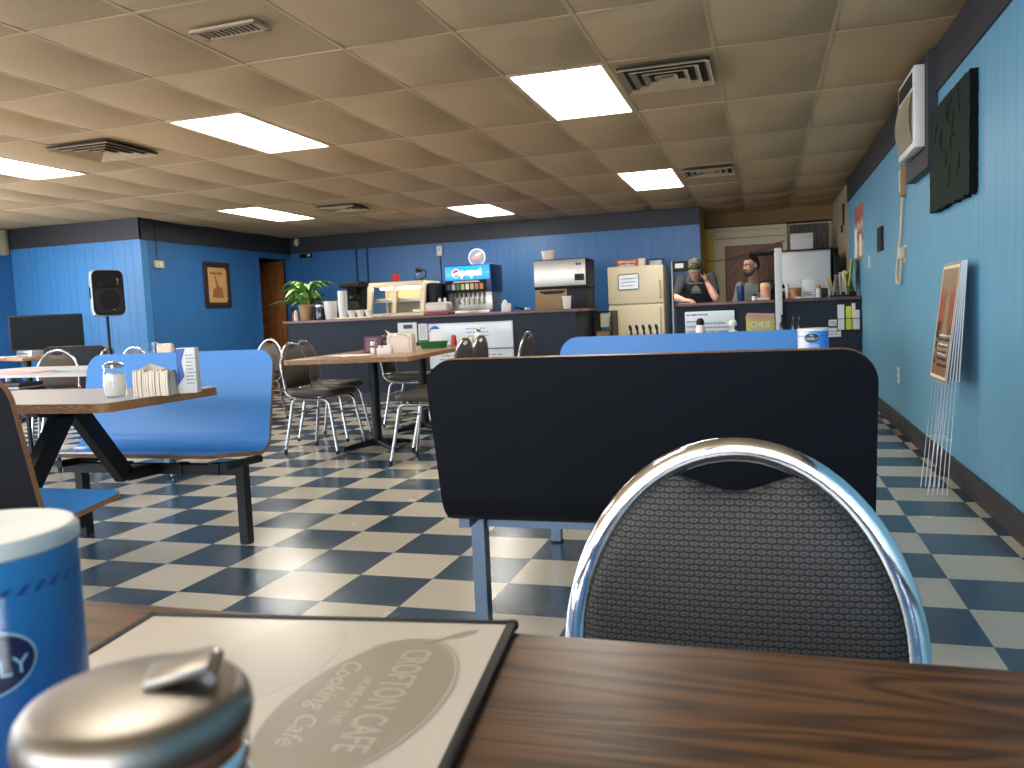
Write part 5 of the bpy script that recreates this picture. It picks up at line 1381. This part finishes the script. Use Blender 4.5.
for k, x in enumerate((.12, .20, .24)):
    bm = bmn(); lathe(bm, [(.016, 0), (.018, .004), (.016, .10), (.007, .125), (.006, .165), (.008, .17), (.001, .172)], (0, 0, 0), 14)
    o = link_mesh('sauce_bottle', bm, 'blackgloss'); o.location = (x, 6.34, ZB); o['label'] = ['dark bottle neck just right of the white post, above the far blue bench', 'dark bottle neck left of the pair beside the blue and white canister', 'dark bottle neck nearest the blue and white canister'][k]; o['category'] = 'bottle'

# ------------------------------------------------------------------ things on the right wall
LEFTW = ((0, -1, 0), (0, 0, 1))           # a face that looks towards -x: local x runs towards the viewer
e = empty('air_conditioner', (XR, 5.68, 2.10), 0, 'white wall air conditioner with a bowed grille high on the right wall', 'air conditioner')
bxo('backboard', -.055, 0, -.36, .40, -.36, .30, 'band', e, smooth=0)
bm = bmn(); box(bm, -.115, -.055, -.29, .29, -.235, .235, .008); link_mesh('case', bm, 'white', e)
bm = bmn(); N = 14; rows_ = []
for k in range(N+1):
    z = -.20+.30*k/N; b_ = .022*math.sin(PI*k/N)
    rows_.append([bm.verts.new((-.116-b_, y, z)) for y in (-.25, -.12, 0, .12, .25)])
for a, b in zip(rows_, rows_[1:]):
    for k in range(4): bm.faces.new((a[k], a[k+1], b[k+1], b[k]))
bmesh.ops.solidify(bm, geom=bm.faces[:], thickness=.006); g = link_mesh('front_grille', bm, 'beige', e)
bm = bmn()
for k in range(26):
    z = -.195+k*.0115; b_ = .022*math.sin(PI*(z+.20)/.30); box(bm, -.1215-b_, -.118-b_, -.245, .245, z, z+.004)
link_mesh('grille_slats', bm, 'beige', g, smooth=0)
bxo('air_outlet', -.119, -.113, -.24, .24, .12, .205, 'ventdark', e, smooth=0)
e = empty('thermometer', (XR, 6.46, 1.815), 0, 'narrow tan and brown wall thermometer hanging under the air conditioner', 'thermometer')
bm = bmn(); prism(bm, rrect(.085, .22, .02, 4), face_mtx((-.002, 0, 0), *LEFTW), .035); link_mesh('board', bm, mat('worn_tan', (.36, .20, .10), .6, var=.5, vscale=25), e)
bm = bmn(); prism(bm, rrect(.02, .15, .008, 3), face_mtx((-.038, 0, 0), *LEFTW), .004); link_mesh('scale', bm, 'cream', e)
e = empty('power_cord', (XR, 6.45, 1.30), 0, 'tan cord looping down the right wall into a white outlet', 'cord')
pts = [(-.02, .02, .42), (-.018, .10, .2), (-.02, .22, 0), (-.02, .30, -.12), (-.022, .27, -.19), (-.022, .16, -.20), (-.022, .06, -.10), (-.03, -.02, .0)]
bm = bmn(); tube(bm, pts, .010, 8); link_mesh('cord', bm, 'beige', e)
bm = bmn(); box(bm, -.055, -.012, -.045, .02, -.03, .05, .006); link_mesh('plug', bm, 'beige', e)
def outlet(loc, label, rot=0., cat='outlet'):
    e = empty('wall_outlet', loc, rot, label, cat)
    bm = bmn(); prism(bm, rrect(.075, .118, .006, 3), face_mtx((0, 0, 0), *LEFTW), .008); p = link_mesh('cover_plate', bm, 'white', e)
    for s in (-1, 1):
        bm = bmn(); prism(bm, rrect(.035, .032, .010, 4), face_mtx((-.008, 0, s*.027), *LEFTW), .003); link_mesh('socket', bm, 'beige', p)
    return e
outlet((XR-.001, 6.80, .415), 'white outlet low on the right wall above the baseboard')
outlet((XR-.001, 6.46, 1.31), 'white outlet plate where the tan cord is plugged in')
outlet((XR-.001, 8.57, 1.355), 'small pale switch plate near the wall papers by the short counter', 0, 'switch')
# carved plaque with ragged edges
rnd = random.Random(5)
def ragged(w, h, n=34, amp=.0065):
    out = []
    cs = [(-w/2, -h/2), (w/2, -h/2), (w/2, h/2), (-w/2, h/2)]
    for (ax, ay), (bx_, by) in zip(cs, cs[1:]+cs[:1]):
        for k in range(n):
            t = k/n; out.append((ax+(bx_-ax)*t+rnd.uniform(-amp, amp), ay+(by-ay)*t+rnd.uniform(-amp, amp)))
    return out
e = empty('carved_plaque', (XR-.002, 4.87, 1.752), 0, 'big dark green-black carved slab with ragged edges hung high on the right wall', 'plaque')
bm = bmn(); prism(bm, ragged(.97, .565), face_mtx((0, 0, 0), *LEFTW), .036, 0, 1); link_mesh('slab', bm, ['stone', 'stonedark'], e, smooth=20)
bm = bmn()
for k in range(12):
    u, v = rnd.uniform(-.35, .35), rnd.uniform(-.2, .2); tube(bm, [(-.037, -u, v), (-.039, -u-rnd.uniform(-.06, .06), v+rnd.uniform(.02, .09)), (-.037, -u-rnd.uniform(-.08, .08), v+rnd.uniform(.06, .14))], rnd.uniform(.0015, .003), 6)
link_mesh('carving', bm, 'stone', e)
# small dark picture, papers on the wall
e = empty('picture_frame', (XR-.001, 7.72, 1.505), 0, 'small dark framed panel alone on the right wall', 'picture')
bm = bmn(); prism(bm, rrect(.27, .20, .006, 2), face_mtx((0, 0, 0), *LEFTW), .02); link_mesh('frame', bm, 'black', e)
bm = bmn(); prism(bm, rrect(.21, .14, .003, 2), face_mtx((-.0205, 0, 0), *LEFTW), .001); p = link_mesh('picture', bm, 'darkgrey', e)
e = empty('bulletin_poster', (XR-.001, 9.45, 1.70), 0, 'tall red and white papers pinned to the right wall beyond the switch', 'poster')
bm = bmn(); prism(bm, rrect(.75, .56, .004, 2), face_mtx((0, 0, 0), *LEFTW), .008); p = link_mesh('backing', bm, 'bulletin', e, smooth=0)
bm = bmn(); prism(bm, rrect(.22, .30, .004, 2), face_mtx((-.009, .22, -.10), *LEFTW), .004); link_mesh('white_sheet', bm, 'paper', p, smooth=0)
bm = bmn(); prism(bm, rrect(.18, .22, .004, 2), face_mtx((-.009, -.22, -.14), *LEFTW), .004); link_mesh('cream_sheet', bm, 'napkin', p, smooth=0)
e = empty('hanging_papers', (XR-.02, 9.6, 1.40), 0, 'bundle of green and yellow papers hanging below the wall poster', 'papers')
for k in range(5):
    bm = bmn(); w = .12; h = rnd.uniform(.25, .36); prism(bm, [(-w/2, 0), (w/2, -.02), (w/2+.02, -h), (-w/2-.02, -h+.03)], face_mtx((-.01-.012*k, .16-.08*k, .05), (0, -1, .1*k-.2), (0.12, 0, 1)), .004)
    link_mesh('sheet', bm, ['leafpale', 'cream', 'cardboard', 'paper', 'glowyellow'][k], e, smooth=0)
e = empty('wall_tool', (XR-.001, 11.10, 2.06), 0, 'thin dark tool hanging on the tan kitchen wall', 'tool')
bm = bmn(); prism(bm, [(-.03, -.13), (.02, -.13), (.05, .13), (-.05, .13)], face_mtx((0, 0, 0), *LEFTW), .02); link_mesh('blade', bm, 'black', e); bm = bmn(); tube(bm, [(-.03, 0, -.13), (-.03, 0, -.22)], .012, 8); link_mesh('handle', bm, 'black', e)

# yard signs leaning on the wall, on their wire stakes
for k in range(5):
    lean = .135-.017*k
    e = empty('yard_sign', (XR-.20+.022*k, 4.585, 0), 0, ['front yard sign with a red and tan printed picture, leaning on the right wall', 'first plain white yard sign behind the printed one', 'middle white yard sign in the leaning stack', 'fourth white yard sign in the leaning stack', 'rearmost white yard sign, nearest to the right wall'][k], 'yard sign', 'yard signs leaning on the right wall')
    top = Vector((lean, 0, 1.16)).normalized()
    mt = face_mtx((0, 0, 0), (0, -1, 0), tuple(top))
    y0 = .02*k*(-1)
    bm = bmn(); prism(bm, [(-.205, .58), (.205, .58), (.205, 1.16), (-.205, 1.16)], mt, .005, 0, 1)
    s_ = link_mesh('panel', bm, ['signpic' if k == 0 else 'signwhite', 'signwhite'], e, smooth=0)
    if k == 0:
        bm = bmn()
        for (a, b, c, d) in ((-.19, .19, .585, .60), (-.19, .19, 1.135, 1.15), (-.19, -.178, .60, 1.135), (.178, .19, .60, 1.135)): prism(bm, [(a, c), (b, c), (b, d), (a, d)], mt @ Matrix.Translation((0, 0, .0052)), .0006)
        link_mesh('printed_border', bm, 'cream', s_, smooth=0)
        bm = bmn(); prism(bm, rot2(ell(.10, .17, 24), 0, .02, .93), mt @ Matrix.Translation((0, 0, .0054)), .0004); prism(bm, [(-.07, .70), (.11, .70), (.07, .86), (-.03, .86)], mt @ Matrix.Translation((0, 0, .0054)), .0004); link_mesh('picture_figure', bm, 'cardboard', s_, smooth=0)
        text('lettering', 'CAFE', .085, mt @ Matrix.Translation((-.125, .76, .006)) @ Matrix.Rotation(R(90), 4, 'Z'), 'ink', s_, .0004, sx=1.1, bold=.002)
        scribble('lettering', .26, .16, 5, mt @ Matrix.Translation((.05, .72, .006)), 'ink', s_, 51, .006)
        scribble('lettering', .26, .14, 3, mt @ Matrix.Translation((.05, .76, .0062)), 'paper', s_, 52, .005)
    bm = bmn()
    for s in (-.12, .12):
        tube(bm, [tuple(top*.60+Vector((-.0, s, 0))), tuple(top*.004+Vector((0, s*.8, 0)))], .0022, 6)
    tube(bm, [tuple(top*.28+Vector((0, -.108, 0))), tuple(top*.28+Vector((0, .108, 0)))], .0028, 6)
    tube(bm, [tuple(top*.57+Vector((0, -.119, 0))), tuple(top*.57+Vector((0, .119, 0)))], .0028, 6)
    link_mesh('wire_stake', bm, 'wire', e)

# ------------------------------------------------------------------ things on the left walls
RIGHTW = ((0, 1, 0), (0, 0, 1))            # a face that looks towards +x
e = empty('framed_poster', (X_SIDE+.001, 9.98, 1.60), 0, 'tall tan poster in a dark wooden frame on the blue side wall', 'picture')
bm = bmn()
for s in (-1, 1):
    box(bm, 0, .03, s*.25-.035, s*.25+.035, -.315, .315, .006); box(bm, 0, .03, -.215, .215, s*.28-.035, s*.28+.035, .006)
link_mesh('frame', bm, 'frame', e)
bm = bmn(); ol = [(-.17, -.25), (.17, -.25), (.215, -.21), (.215, .21), (.17, .25), (-.17, .25), (-.215, .21), (-.215, -.21)]
prism(bm, ol, face_mtx((.006, 0, 0), *RIGHTW), .006); p = link_mesh('print', bm, mat('poster_tan', (.56, .33, .12), .5, var=.25, vscale=10), e, smooth=0)
scribble('lettering', .30, .05, 1, face_mtx((.0122, 0, .165), *RIGHTW), 'ink', p, 61, .014)
bm = bmn(); prism(bm, [(-.12, -.18), (.13, -.18), (.10, -.05), (.03, -.02), (-.02, .11), (-.06, .12), (-.02, -.03), (-.10, -.06)], face_mtx((.0122, 0, 0), *RIGHTW), .001); link_mesh('picture_shape', bm, mat('poster_brown', (.30, .10, .03), .5, var=.5, vscale=30), p, smooth=0)
e = empty('thermostat', (X_SIDE+.001, 8.82, 1.835), 0, 'beige thermostat on the side wall near the corner', 'thermostat')
bm = bmn(); prism(bm, rrect(.16, .09, .012, 3), face_mtx((0, 0, 0), *RIGHTW), .03); link_mesh('case', bm, 'beige', e)
bm = bmn(); prism(bm, ell(.045, .045, 20), face_mtx((.031, .015, 0), *RIGHTW), .006); link_mesh('dial', bm, 'cream', e)
bm = bmn(); tube(bm, [(X_SIDE+.018, 8.80, 1.88), (X_SIDE+.018, 8.79, 2.38)], .004, 6); tag(link_mesh('thermostat_wire', bm, 'black'), 'thin dark wire running up from the beige thermostat', 'wire')
e = empty('security_light', (-7.22, Y_BACK-.015, 2.34), 0, 'small white oval light high in the corner above the hallway door', 'light')
bm = bmn(); ball(bm, (0, -.05, -.02), .04, .045, .062, 16); link_mesh('lens', bm, 'cream', e)
bm = bmn(); box(bm, -.03, .03, -.03, 0, -.03, .04, .006); link_mesh('bracket', bm, 'white', e)
e = empty('exit_box', (-7.10, Y_BACK-.001, 2.105), 0, 'small black box with a pale tag on the back wall right of the hallway door', 'sign')
bm = bmn(); box(bm, -.09, .12, -.05, 0, -.04, .03, .004); o = link_mesh('housing', bm, 'black', e)
bm = bmn(); prism(bm, rrect(.05, .035, .004, 2), face_mtx((.085, -.051, 0), *FRONT), .001); link_mesh('tag', bm, 'whitepaint', o)
for k, x in enumerate((-6.19, -6.00)):
    bm = bmn(); sqtube(bm, (x, Y_BACK-.012, .0), (x, Y_BACK-.012, 2.39-.2*k), .022, .022)
    o = link_mesh('conduit', bm, mat('dark_blue_pipe_%d' % k, (.008, .03, .09), .5)); tag(o, ['left dark conduit running up the back wall behind the foam cups', 'right, shorter conduit beside the first one on the back wall'][k], 'conduit')
e = empty('junction_box', (-4.76, Y_BACK-.001, 2.03), 0, 'small white box with a wire high on the back wall left of the round sign', 'box')
bm = bmn(); box(bm, -.045, .045, -.04, 0, -.075, .075, .006); link_mesh('case', bm, 'white', e)
bm = bmn(); lathe(bm, [(.012, 0), (.012, .004)], (0, 0, 0), 12); bmesh.ops.transform(bm, matrix=face_mtx((0, -.041, .02), *FRONT), verts=bm.verts[:]); link_mesh('button', bm, 'greyink', e)
bm = bmn(); tube(bm, [(0, -.012, -.075), (.01, -.012, -.5), (.0, -.012, -.95)], .006, 6); link_mesh('wire', bm, 'black', e)
outlet_ = empty('wall_outlet', (-3.02, Y_BACK-.001, 1.33), 0, 'white outlet plate on the back wall left of the ice bin', 'outlet')
bm = bmn(); prism(bm, rrect(.11, .16, .006, 3), face_mtx((0, 0, 0), *FRONT), .03); link_mesh('cover_plate', bm, 'white', outlet_)
e = empty('wall_outlet', (-3.98, 9.262, .40), 0, 'cream outlet plate low on the counter front behind the chair legs', 'outlet')
bm = bmn(); prism(bm, rrect(.075, .118, .006, 3), face_mtx((-.48, 0, 0), *FRONT), .008); link_mesh('cover_plate', bm, 'cream', e)

# ------------------------------------------------------------------ people
def hand(bm, wrist, fwd, palm, side, curl=40., s=1.):
    """wrist point, finger direction, palm normal, side = +1/-1 for the thumb side"""
    f = Vector(fwd).normalized(); n = Vector(palm); n = (n-f*n.dot(f)).normalized(); t = f.cross(n)*side
    w = Vector(wrist)
    c = w+f*.048*s
    m = Matrix(((t.x, f.x, n.x, 0), (t.y, f.y, n.y, 0), (t.z, f.z, n.z, 0), (0, 0, 0, 1)))
    ball(bm, c, .042*s, .054*s, .017*s, 14, m)
    for k, (u, L) in enumerate(((.030, .072), (.010, .080), (-.010, .075), (-.029, .058))):
        p = w+f*.088*s+t*u*s; pts = [w+f*.055*s+t*u*.8*s, p]; a = 0.
        for q, fr in enumerate((.45, .31, .24)):
            a += R(curl*(1.+.12*k)*(.55 if q == 0 else .8))
            d = f*math.cos(a)+n*math.sin(a); p = p+d*L*fr*s; pts.append(p)
        limb(bm, pts, [.0098*s, .0098*s, .0092*s, .0085*s, .0076*s], 8)
    b = w+f*.022*s+t*.026*s; d = (f*.62+t*.72+n*.25).normalized(); q = b+d*.038*s; d2 = (f*.92+t*.25+n*.30).normalized()
    limb(bm, [b, q, q+d2*.028*s, q+(d2+n*.3)*.048*s], [.014*s, .0115*s, .0102*s, .0085*s], 8)

def head_geo(bm, m):
    """a head about .23 tall, face looks to -y, centre between the ears at eye height"""
    ball(bm, m @ Vector((0, .012, .035)), .076, .096, .085, 20, m.to_3x3().to_4x4())
    ball(bm, m @ Vector((0, -.012, -.03)), .064, .078, .075, 18, m.to_3x3().to_4x4())
    ball(bm, m @ Vector((0, -.040, -.078)), .043, .040, .032, 14, m.to_3x3().to_4x4())       # chin and jaw
    ball(bm, m @ Vector((0, -.072, .028)), .050, .020, .018, 12, m.to_3x3().to_4x4())        # brow
    for s in (-1, 1):
        ball(bm, m @ Vector((s*.038, -.062, -.022)), .024, .022, .022, 10, m.to_3x3().to_4x4())
        ball(bm, m @ Vector((s*.076, .012, -.008)), .010, .020, .030, 12, m.to_3x3().to_4x4())   # ears
        ball(bm, m @ Vector((s*.011, -.096, -.028)), .009, .011, .008, 8, m.to_3x3().to_4x4())
    limb(bm, [m @ Vector((0, -.082, .012)), m @ Vector((0, -.096, -.010)), m @ Vector((0, -.104, -.026))], [.009, .011, .0125], 8)
    ball(bm, m @ Vector((0, -.083, -.052)), .024, .012, .012, 10, m.to_3x3().to_4x4())
def face_bits(e, m, glasses=False):
    r3 = m.to_3x3().to_4x4()
    for s in (-1, 1):
        bm = bmn(); ball(bm, m @ Vector((s*.031, -.078, .004)), .014, .009, .0085, 12, r3); ey = link_mesh('eye', bm, 'eye', e)
        bm = bmn(); ball(bm, m @ Vector((s*.031, -.0855, .003)), .006, .004, .006, 10, r3); link_mesh('iris', bm, 'iris', ey)
        bm = bmn(); limb(bm, [m @ Vector((s*.014, -.094, .022)), m @ Vector((s*.032, -.091, .027)), m @ Vector((s*.050, -.076, .022))], [.004, .0045, .003], 6); link_mesh('eyebrow', bm, 'hair', e)
    bm = bmn(); ball(bm, m @ Vector((0, -.092, -.056)), .022, .008, .008, 12, r3); link_mesh('lips', bm, 'lips', e)
    if glasses:
        bm = bmn()
        for s in (-1, 1):
            tube(bm, [m @ Vector((s*.034+.025*math.cos(a), -.100, .000+.017*math.sin(a))) for a in [2*PI*k/16 for k in range(16)]], .0022, 6, closed=True)
            tube(bm, [m @ Vector((s*.059, -.099, .004)), m @ Vector((s*.077, -.02, .006)), m @ Vector((s*.079, .02, .0))], .002, 6)
        tube(bm, [m @ Vector((-.009, -.101, .003)), m @ Vector((.009, -.101, .003))], .0022, 6)
        link_mesh('glasses', bm, 'maroon', e)

def person(label, hm, neck0, sh, el, wr, hands, hip, feet, skinm, shirtm, group=None):
    """hm head matrix; sh/el/wr = [left, right] points seen from the viewer; hip and feet points"""
    e = empty('person', (hip[0], hip[1], 0), 0, label, 'person', group)
    off = Matrix.Translation((-hip[0], -hip[1], 0))
    V = lambda p: Vector(p)
    S = [V(p) for p in sh]; mid = (S[0]+S[1])/2; hipc = V(hip); nk = V(neck0)
    sw = (S[1]-S[0]); swn = sw.normalized()
    def torso(bm, g):
        ax = (mid-hipc); L = ax.length
        # rings from hips to shoulders, flat front to back
        fw = swn.cross(ax.normalized())
        rings = []
        for t, wx, wy in ((-.10, .155, .115), (.0, .165, .12), (.22, .155, .115), (.45, .16, .118), (.68, .180, .12), (.86, .185, .112), (.97, .165, .092), (1.05, .105, .07), (1.10, .06, .055)):
            c = hipc+ax*t
            rings.append([bm.verts.new(c+swn*(wx+g)*math.copysign(abs(math.cos(2*PI*k/24))**.8, math.cos(2*PI*k/24))+fw*(wy+g)*math.copysign(abs(math.sin(2*PI*k/24))**.9, math.sin(2*PI*k/24))) for k in range(24)])
        for a, b in zip(rings, rings[1:]):
            for k in range(24): bm.faces.new((a[k], a[(k+1) % 24], b[(k+1) % 24], b[k]))
        bm.faces.new(rings[0][::-1]); bm.faces.new(rings[-1])
        bmesh.ops.recalc_face_normals(bm, faces=bm.faces[:])
    bm = bmn(); torso(bm, -.004)
    hc = hm @ Vector((0, .02, -.07))
    limb(bm, [mid+(nk-mid)*.1, nk, hc], [.062, .055, .056], 16)
    head_geo(bm, hm)
    for i in (0, 1):
        limb(bm, [S[i], S[i].lerp(V(el[i]), .5), el[i]], [.052, .047, .040], 14)
        w = V(wr[i]); limb(bm, [el[i], V(el[i]).lerp(w, .3), w], [.040, .041, .027], 14)
        hand(bm, *hands[i])
    for i in (0, 1):
        h0 = hipc+swn*(.085*(2*i-1)); f = V(feet[i]); kn = h0.lerp(f, .5)+Vector((0, -.03, 0))
        limb(bm, [h0, kn, f+Vector((0, 0, .09))], [.085, .06, .042], 14)
        limb(bm, [f+Vector((0, .03, .05)), f+Vector((0, -.10, .035)), f+Vector((0, -.17, .03))], [.042, .036, .028], 12)
    bmesh.ops.transform(bm, matrix=off, verts=bm.verts[:])
    body = fuse(bm, .0062, 'body', [skinm], e, 2)
    # shirt
    bm = bmn(); torso(bm, .012)
    for i in (0, 1):
        limb(bm, [S[i], S[i].lerp(V(el[i]), .45), S[i].lerp(V(el[i]), .80)], [.062, .057, .058], 16)
    bmesh.ops.transform(bm, matrix=off, verts=bm.verts[:])
    st = fuse(bm, .009, 'shirt', [shirtm], e, 3)
    bm = bmn()
    for i in (0, 1):
        h0 = hipc+swn*(.085*(2*i-1)); f = V(feet[i]); kn = h0.lerp(f, .5)+Vector((0, -.03, 0))
        limb(bm, [h0+Vector((0, 0, .03)), kn, f+Vector((0, 0, .07))], [.102, .078, .066], 16)
    ball(bm, hipc, .178, .132, .11, 16)
    bmesh.ops.transform(bm, matrix=off, verts=bm.verts[:])
    fuse(bm, .012, 'trousers', ['jeans'], e, 2)
    for i in (0, 1):
        bm = bmn(); f = V(feet[i])-Vector((hip[0], hip[1], 0)); 
        limb(bm, [f+Vector((0, .035, .055)), f+Vector((0, -.06, .055)), f+Vector((0, -.165, .045))], [.053, .050, .043], 14)
        for v in bm.verts: v.co.z = max(v.co.z, .002)
        fuse(bm, .009, 'shoe', ['rubber'], e, 1)
    return e, off @ hm, st

# man in a cap, leaning on the short counter
hm1 = Matrix.Translation((-.752, 9.66, 1.425)) @ Matrix.Rotation(R(-4), 4, 'Z') @ Matrix.Rotation(R(28), 4, 'X')
e1, m1, st1 = person('man in camouflage cap and dark t-shirt leaning on the counter, phone at his ear', hm1,
    (-.745, 9.80, 1.335), [(-.915, 9.86, 1.32), (-.585, 9.86, 1.33)], [(-.975, 9.66, 1.115), (-.525, 9.62, 1.09)],
    [(-.875, 9.50, 1.085), (-.618, 9.66, 1.27)],
    [((-.875, 9.50, 1.085), (.9, -.25, -.12), (0, .2, -1), 1, 38.), ((-.618, 9.66, 1.27), (-.22, .10, 1), (-1, .15, 0), 1, 42.)],
    (-.75, 10.16, .92), [(-.86, 10.25, 0), (-.62, 10.25, 0)], 'skin', 'shirt')
face_bits(e1, m1, True)
r3 = m1.to_3x3().to_4x4()
bm = bmn()                 # camouflage cap: crown and bill
def cap_dome(bm, m, g):
    N, K = 24, 8
    rings = []
    for j in range(K+1):
        a = PI/2*j/K
        rings.append([bm.verts.new(m @ Vector(((.079+g)*math.cos(a)*math.cos(2*PI*k/N), .012+(.100+g)*math.cos(a)*math.sin(2*PI*k/N), .034+(.092+g)*math.sin(a)))) for k in range(N)] if j < K else [bm.verts.new(m @ Vector((0, .012, .034+.092+g)))])
    for j in range(K):
        for k in range(N):
            if j < K-1: bm.faces.new((rings[j][k], rings[j][(k+1) % N], rings[j+1][(k+1) % N], rings[j+1][k]))
            else: bm.faces.new((rings[j][k], rings[j][(k+1) % N], rings[K][0]))
    bmesh.ops.solidify(bm, geom=bm.faces[:], thickness=.004)
cap_dome(bm, m1, .008); cap = link_mesh('cap', bm, 'camo', e1)
bm = bmn(); N = 12; pr = None
for k in range(N+1):
    t = -1+2*k/N; x = .070*t
    a = bm.verts.new(m1 @ Vector((x, -.084+.055*t*t, .044-.010*t*t))); b = bm.verts.new(m1 @ Vector((x*1.05, -.155+.075*t*t, .034-.016*t*t)))
    if pr: bm.faces.new((pr[0], a, b, pr[1]))
    pr = (a, b)
bmesh.ops.solidify(bm, geom=bm.faces[:], thickness=.004); link_mesh('cap_bill', bm, 'camo', cap)
bm = bmn(); ball(bm, m1 @ Vector((0, .035, -.01)), .081, .085, .052, 18, r3); link_mesh('hair', bm, 'hairgrey', e1)
# print on the shirt front
def shirt_print(e, st, cx, cz, pieces, y0, hip):
    for name, pts, m_ in pieces:
        bm = bmn(); prism(bm, pts, face_mtx((cx-hip[0], y0-hip[1], cz), (1, 0, 0), (0, -.70, 1)), .002); link_mesh(name, bm, m_, st, smooth=0)
shirt_print(e1, st1, -.752, 1.215, [('print', [(-.05, -.045), (.05, -.045), (.05, -.015), (.036, -.015), (.036, .02), (.02, .02), (.0, .045), (-.02, .02), (-.036, .02), (-.036, -.015), (-.05, -.015)], 'emblem'), ('print', [(-.085, .062), (.085, .062), (.085, .074), (-.085, .074)], 'emblem'), ('print', [(-.06, -.068), (.06, -.068), (.06, -.058), (-.06, -.058)], 'emblem')], 9.775, (-.75, 10.16))
bm = bmn(); box(bm, -.012, .012, -.035, .035, -.065, .065, .006); o = link_mesh('mobile_phone', bm, 'blackgloss'); o.location = (-.664, 9.655, 1.375); o.rotation_euler = (R(18), R(6), R(-8)); tag(o, 'black phone held to the ear of the man in the cap', 'phone')
bm = bmn(); box(bm, -.09, .09, -.06, .06, 0, .006); o = link_mesh('order_pad', bm, 'paper'); o.location = (-.82, 9.42, CT+.001); tag(o, 'order pad under the hand of the man in the cap', 'notepad')

# bearded man looking to the left
hm2 = Matrix.Translation((-.150, 10.42, 1.465)) @ Matrix.Rotation(R(-42), 4, 'Z') @ Matrix.Rotation(R(6), 4, 'X')
e2, m2, st2 = person('bearded dark-haired man in a grey-green shirt behind the short counter, looking left', hm2,
    (-.125, 10.46, 1.335), [(-.275, 10.51, 1.225), (.035, 10.54, 1.235)], [(-.335, 10.46, .98), (.105, 10.50, .98)],
    [(-.30, 10.22, .90), (.06, 10.24, .90)],
    [((-.30, 10.22, .90), (.5, -.8, -.1), (0, 0, -1), 1, 25.), ((.06, 10.24, .90), (-.5, -.8, -.1), (0, 0, -1), -1, 25.)],
    (-.12, 10.56, .80), [(-.22, 10.58, 0), (-.02, 10.58, 0)], 'skin2', 'shirt2')
face_bits(e2, m2)
r3 = m2.to_3x3().to_4x4()
bm = bmn()                  # short dark hair: cap of hair leaving the face free
ball(bm, m2 @ Vector((0, .024, .052)), .080, .094, .078, 20, r3); ball(bm, m2 @ Vector((0, .055, .0)), .077, .066, .070, 18, r3); ball(bm, m2 @ Vector((0, -.045, .098)), .060, .042, .026, 14, r3)
fuse(bm, .006, 'hair', ['hair'], e2, 2)
bm = bmn()                  # beard along the jaw and moustache
for s in (-1, 1): limb(bm, [m2 @ Vector((s*.070, -.005, -.025)), m2 @ Vector((s*.062, -.030, -.066)), m2 @ Vector((s*.036, -.062, -.095)), m2 @ Vector((0, -.080, -.104))], [.010, .016, .020, .022], 8)
limb(bm, [m2 @ Vector((-.026, -.090, -.052)), m2 @ Vector((0, -.099, -.043)), m2 @ Vector((.026, -.090, -.052))], [.006, .007, .006], 6)
ball(bm, m2 @ Vector((0, -.084, -.088)), .026, .018, .022, 12, r3)
fuse(bm, .005, 'beard', ['hair'], e2, 2)

# ------------------------------------------------------------------ daylight, sky, lamps
w = bpy.data.worlds.new('world'); SC.world = w; w.use_nodes = True
t = w.node_tree; bg = t.nodes['Background']
sky = t.nodes.new('ShaderNodeTexSky'); sky.sky_type = 'HOSEK_WILKIE'; sky.turbidity = 4.; sky.sun_direction = (-.5, -.6, .62)
t.links.new(sky.outputs[0], bg.inputs[0]); bg.inputs[1].default_value = .5
def area(name, loc, rot, sx, sy, power, col):
    l = bpy.data.lights.new(name, 'AREA'); l.shape = 'RECTANGLE'; l.size = sx; l.size_y = sy; l.energy = power; l.color = col
    o = bpy.data.objects.new(name, l); COL.objects.link(o); o.location = loc; o.rotation_euler = rot
    return o
DAY = (.86, .93, 1.)
area('daylight_left_near', (X_LEFT-.2, 2.5, 1.27), (0, R(-90), 0), 2.1, 2.5, 150, DAY)
area('daylight_left_far', (X_LEFT-.2, 5.2, 1.27), (0, R(-90), 0), 2.1, 2.5, 150, DAY)
for k, x in enumerate((-8.3, -6.0, -3.7, -1.5, .25)):
    area('daylight_front_%d' % k, (x, Y_REAR-.2, 1.43), (R(90), 0, 0), 2. if k < 4 else 1.0, 1.7, 85 if k < 4 else 50, DAY)

cam = bpy.data.cameras.new('camera'); co = bpy.data.objects.new('camera', cam); COL.objects.link(co); SC.camera = co
f_px = 823.92; cam.sensor_fit = 'HORIZONTAL'; cam.sensor_width = 36.; cam.lens = f_px/1024*36.
pitch, roll, yaw = R(-4.7138), R(-2.4727), R(-17.1787)
fw = Vector((math.sin(yaw)*math.cos(pitch), math.cos(yaw)*math.cos(pitch), math.sin(pitch)))
rt = Vector((math.cos(yaw), -math.sin(yaw), 0)); up = rt.cross(fw)
r2 = rt*math.cos(roll)+up*math.sin(roll); u2 = -rt*math.sin(roll)+up*math.cos(roll)
co.matrix_world = Matrix(((r2.x, u2.x, -fw.x, 0), (r2.y, u2.y, -fw.y, 0), (r2.z, u2.z, -fw.z, 3.2348*.3048), (0, 0, 0, 1)))
cam.clip_start = .02
cam.dof.use_dof = True; cam.dof.focus_distance = 2.2; cam.dof.aperture_fstop = 12.
vs = SC.view_settings; SC.display_settings.display_device = 'sRGB'
vs.view_transform = 'Standard'; vs.look = 'None'; vs.gamma = 1.; vs.use_curve_mapping = False; vs.exposure = .48
SC.cycles.max_bounces = 8; SC.cycles.diffuse_bounces = 5; SC.cycles.glossy_bounces = 4; SC.cycles.transmission_bounces = 8
SC.cycles.use_denoising = True; SC.cycles.sample_clamp_indirect = 6.; SC.cycles.caustics_reflective = False; SC.cycles.caustics_refractive = False
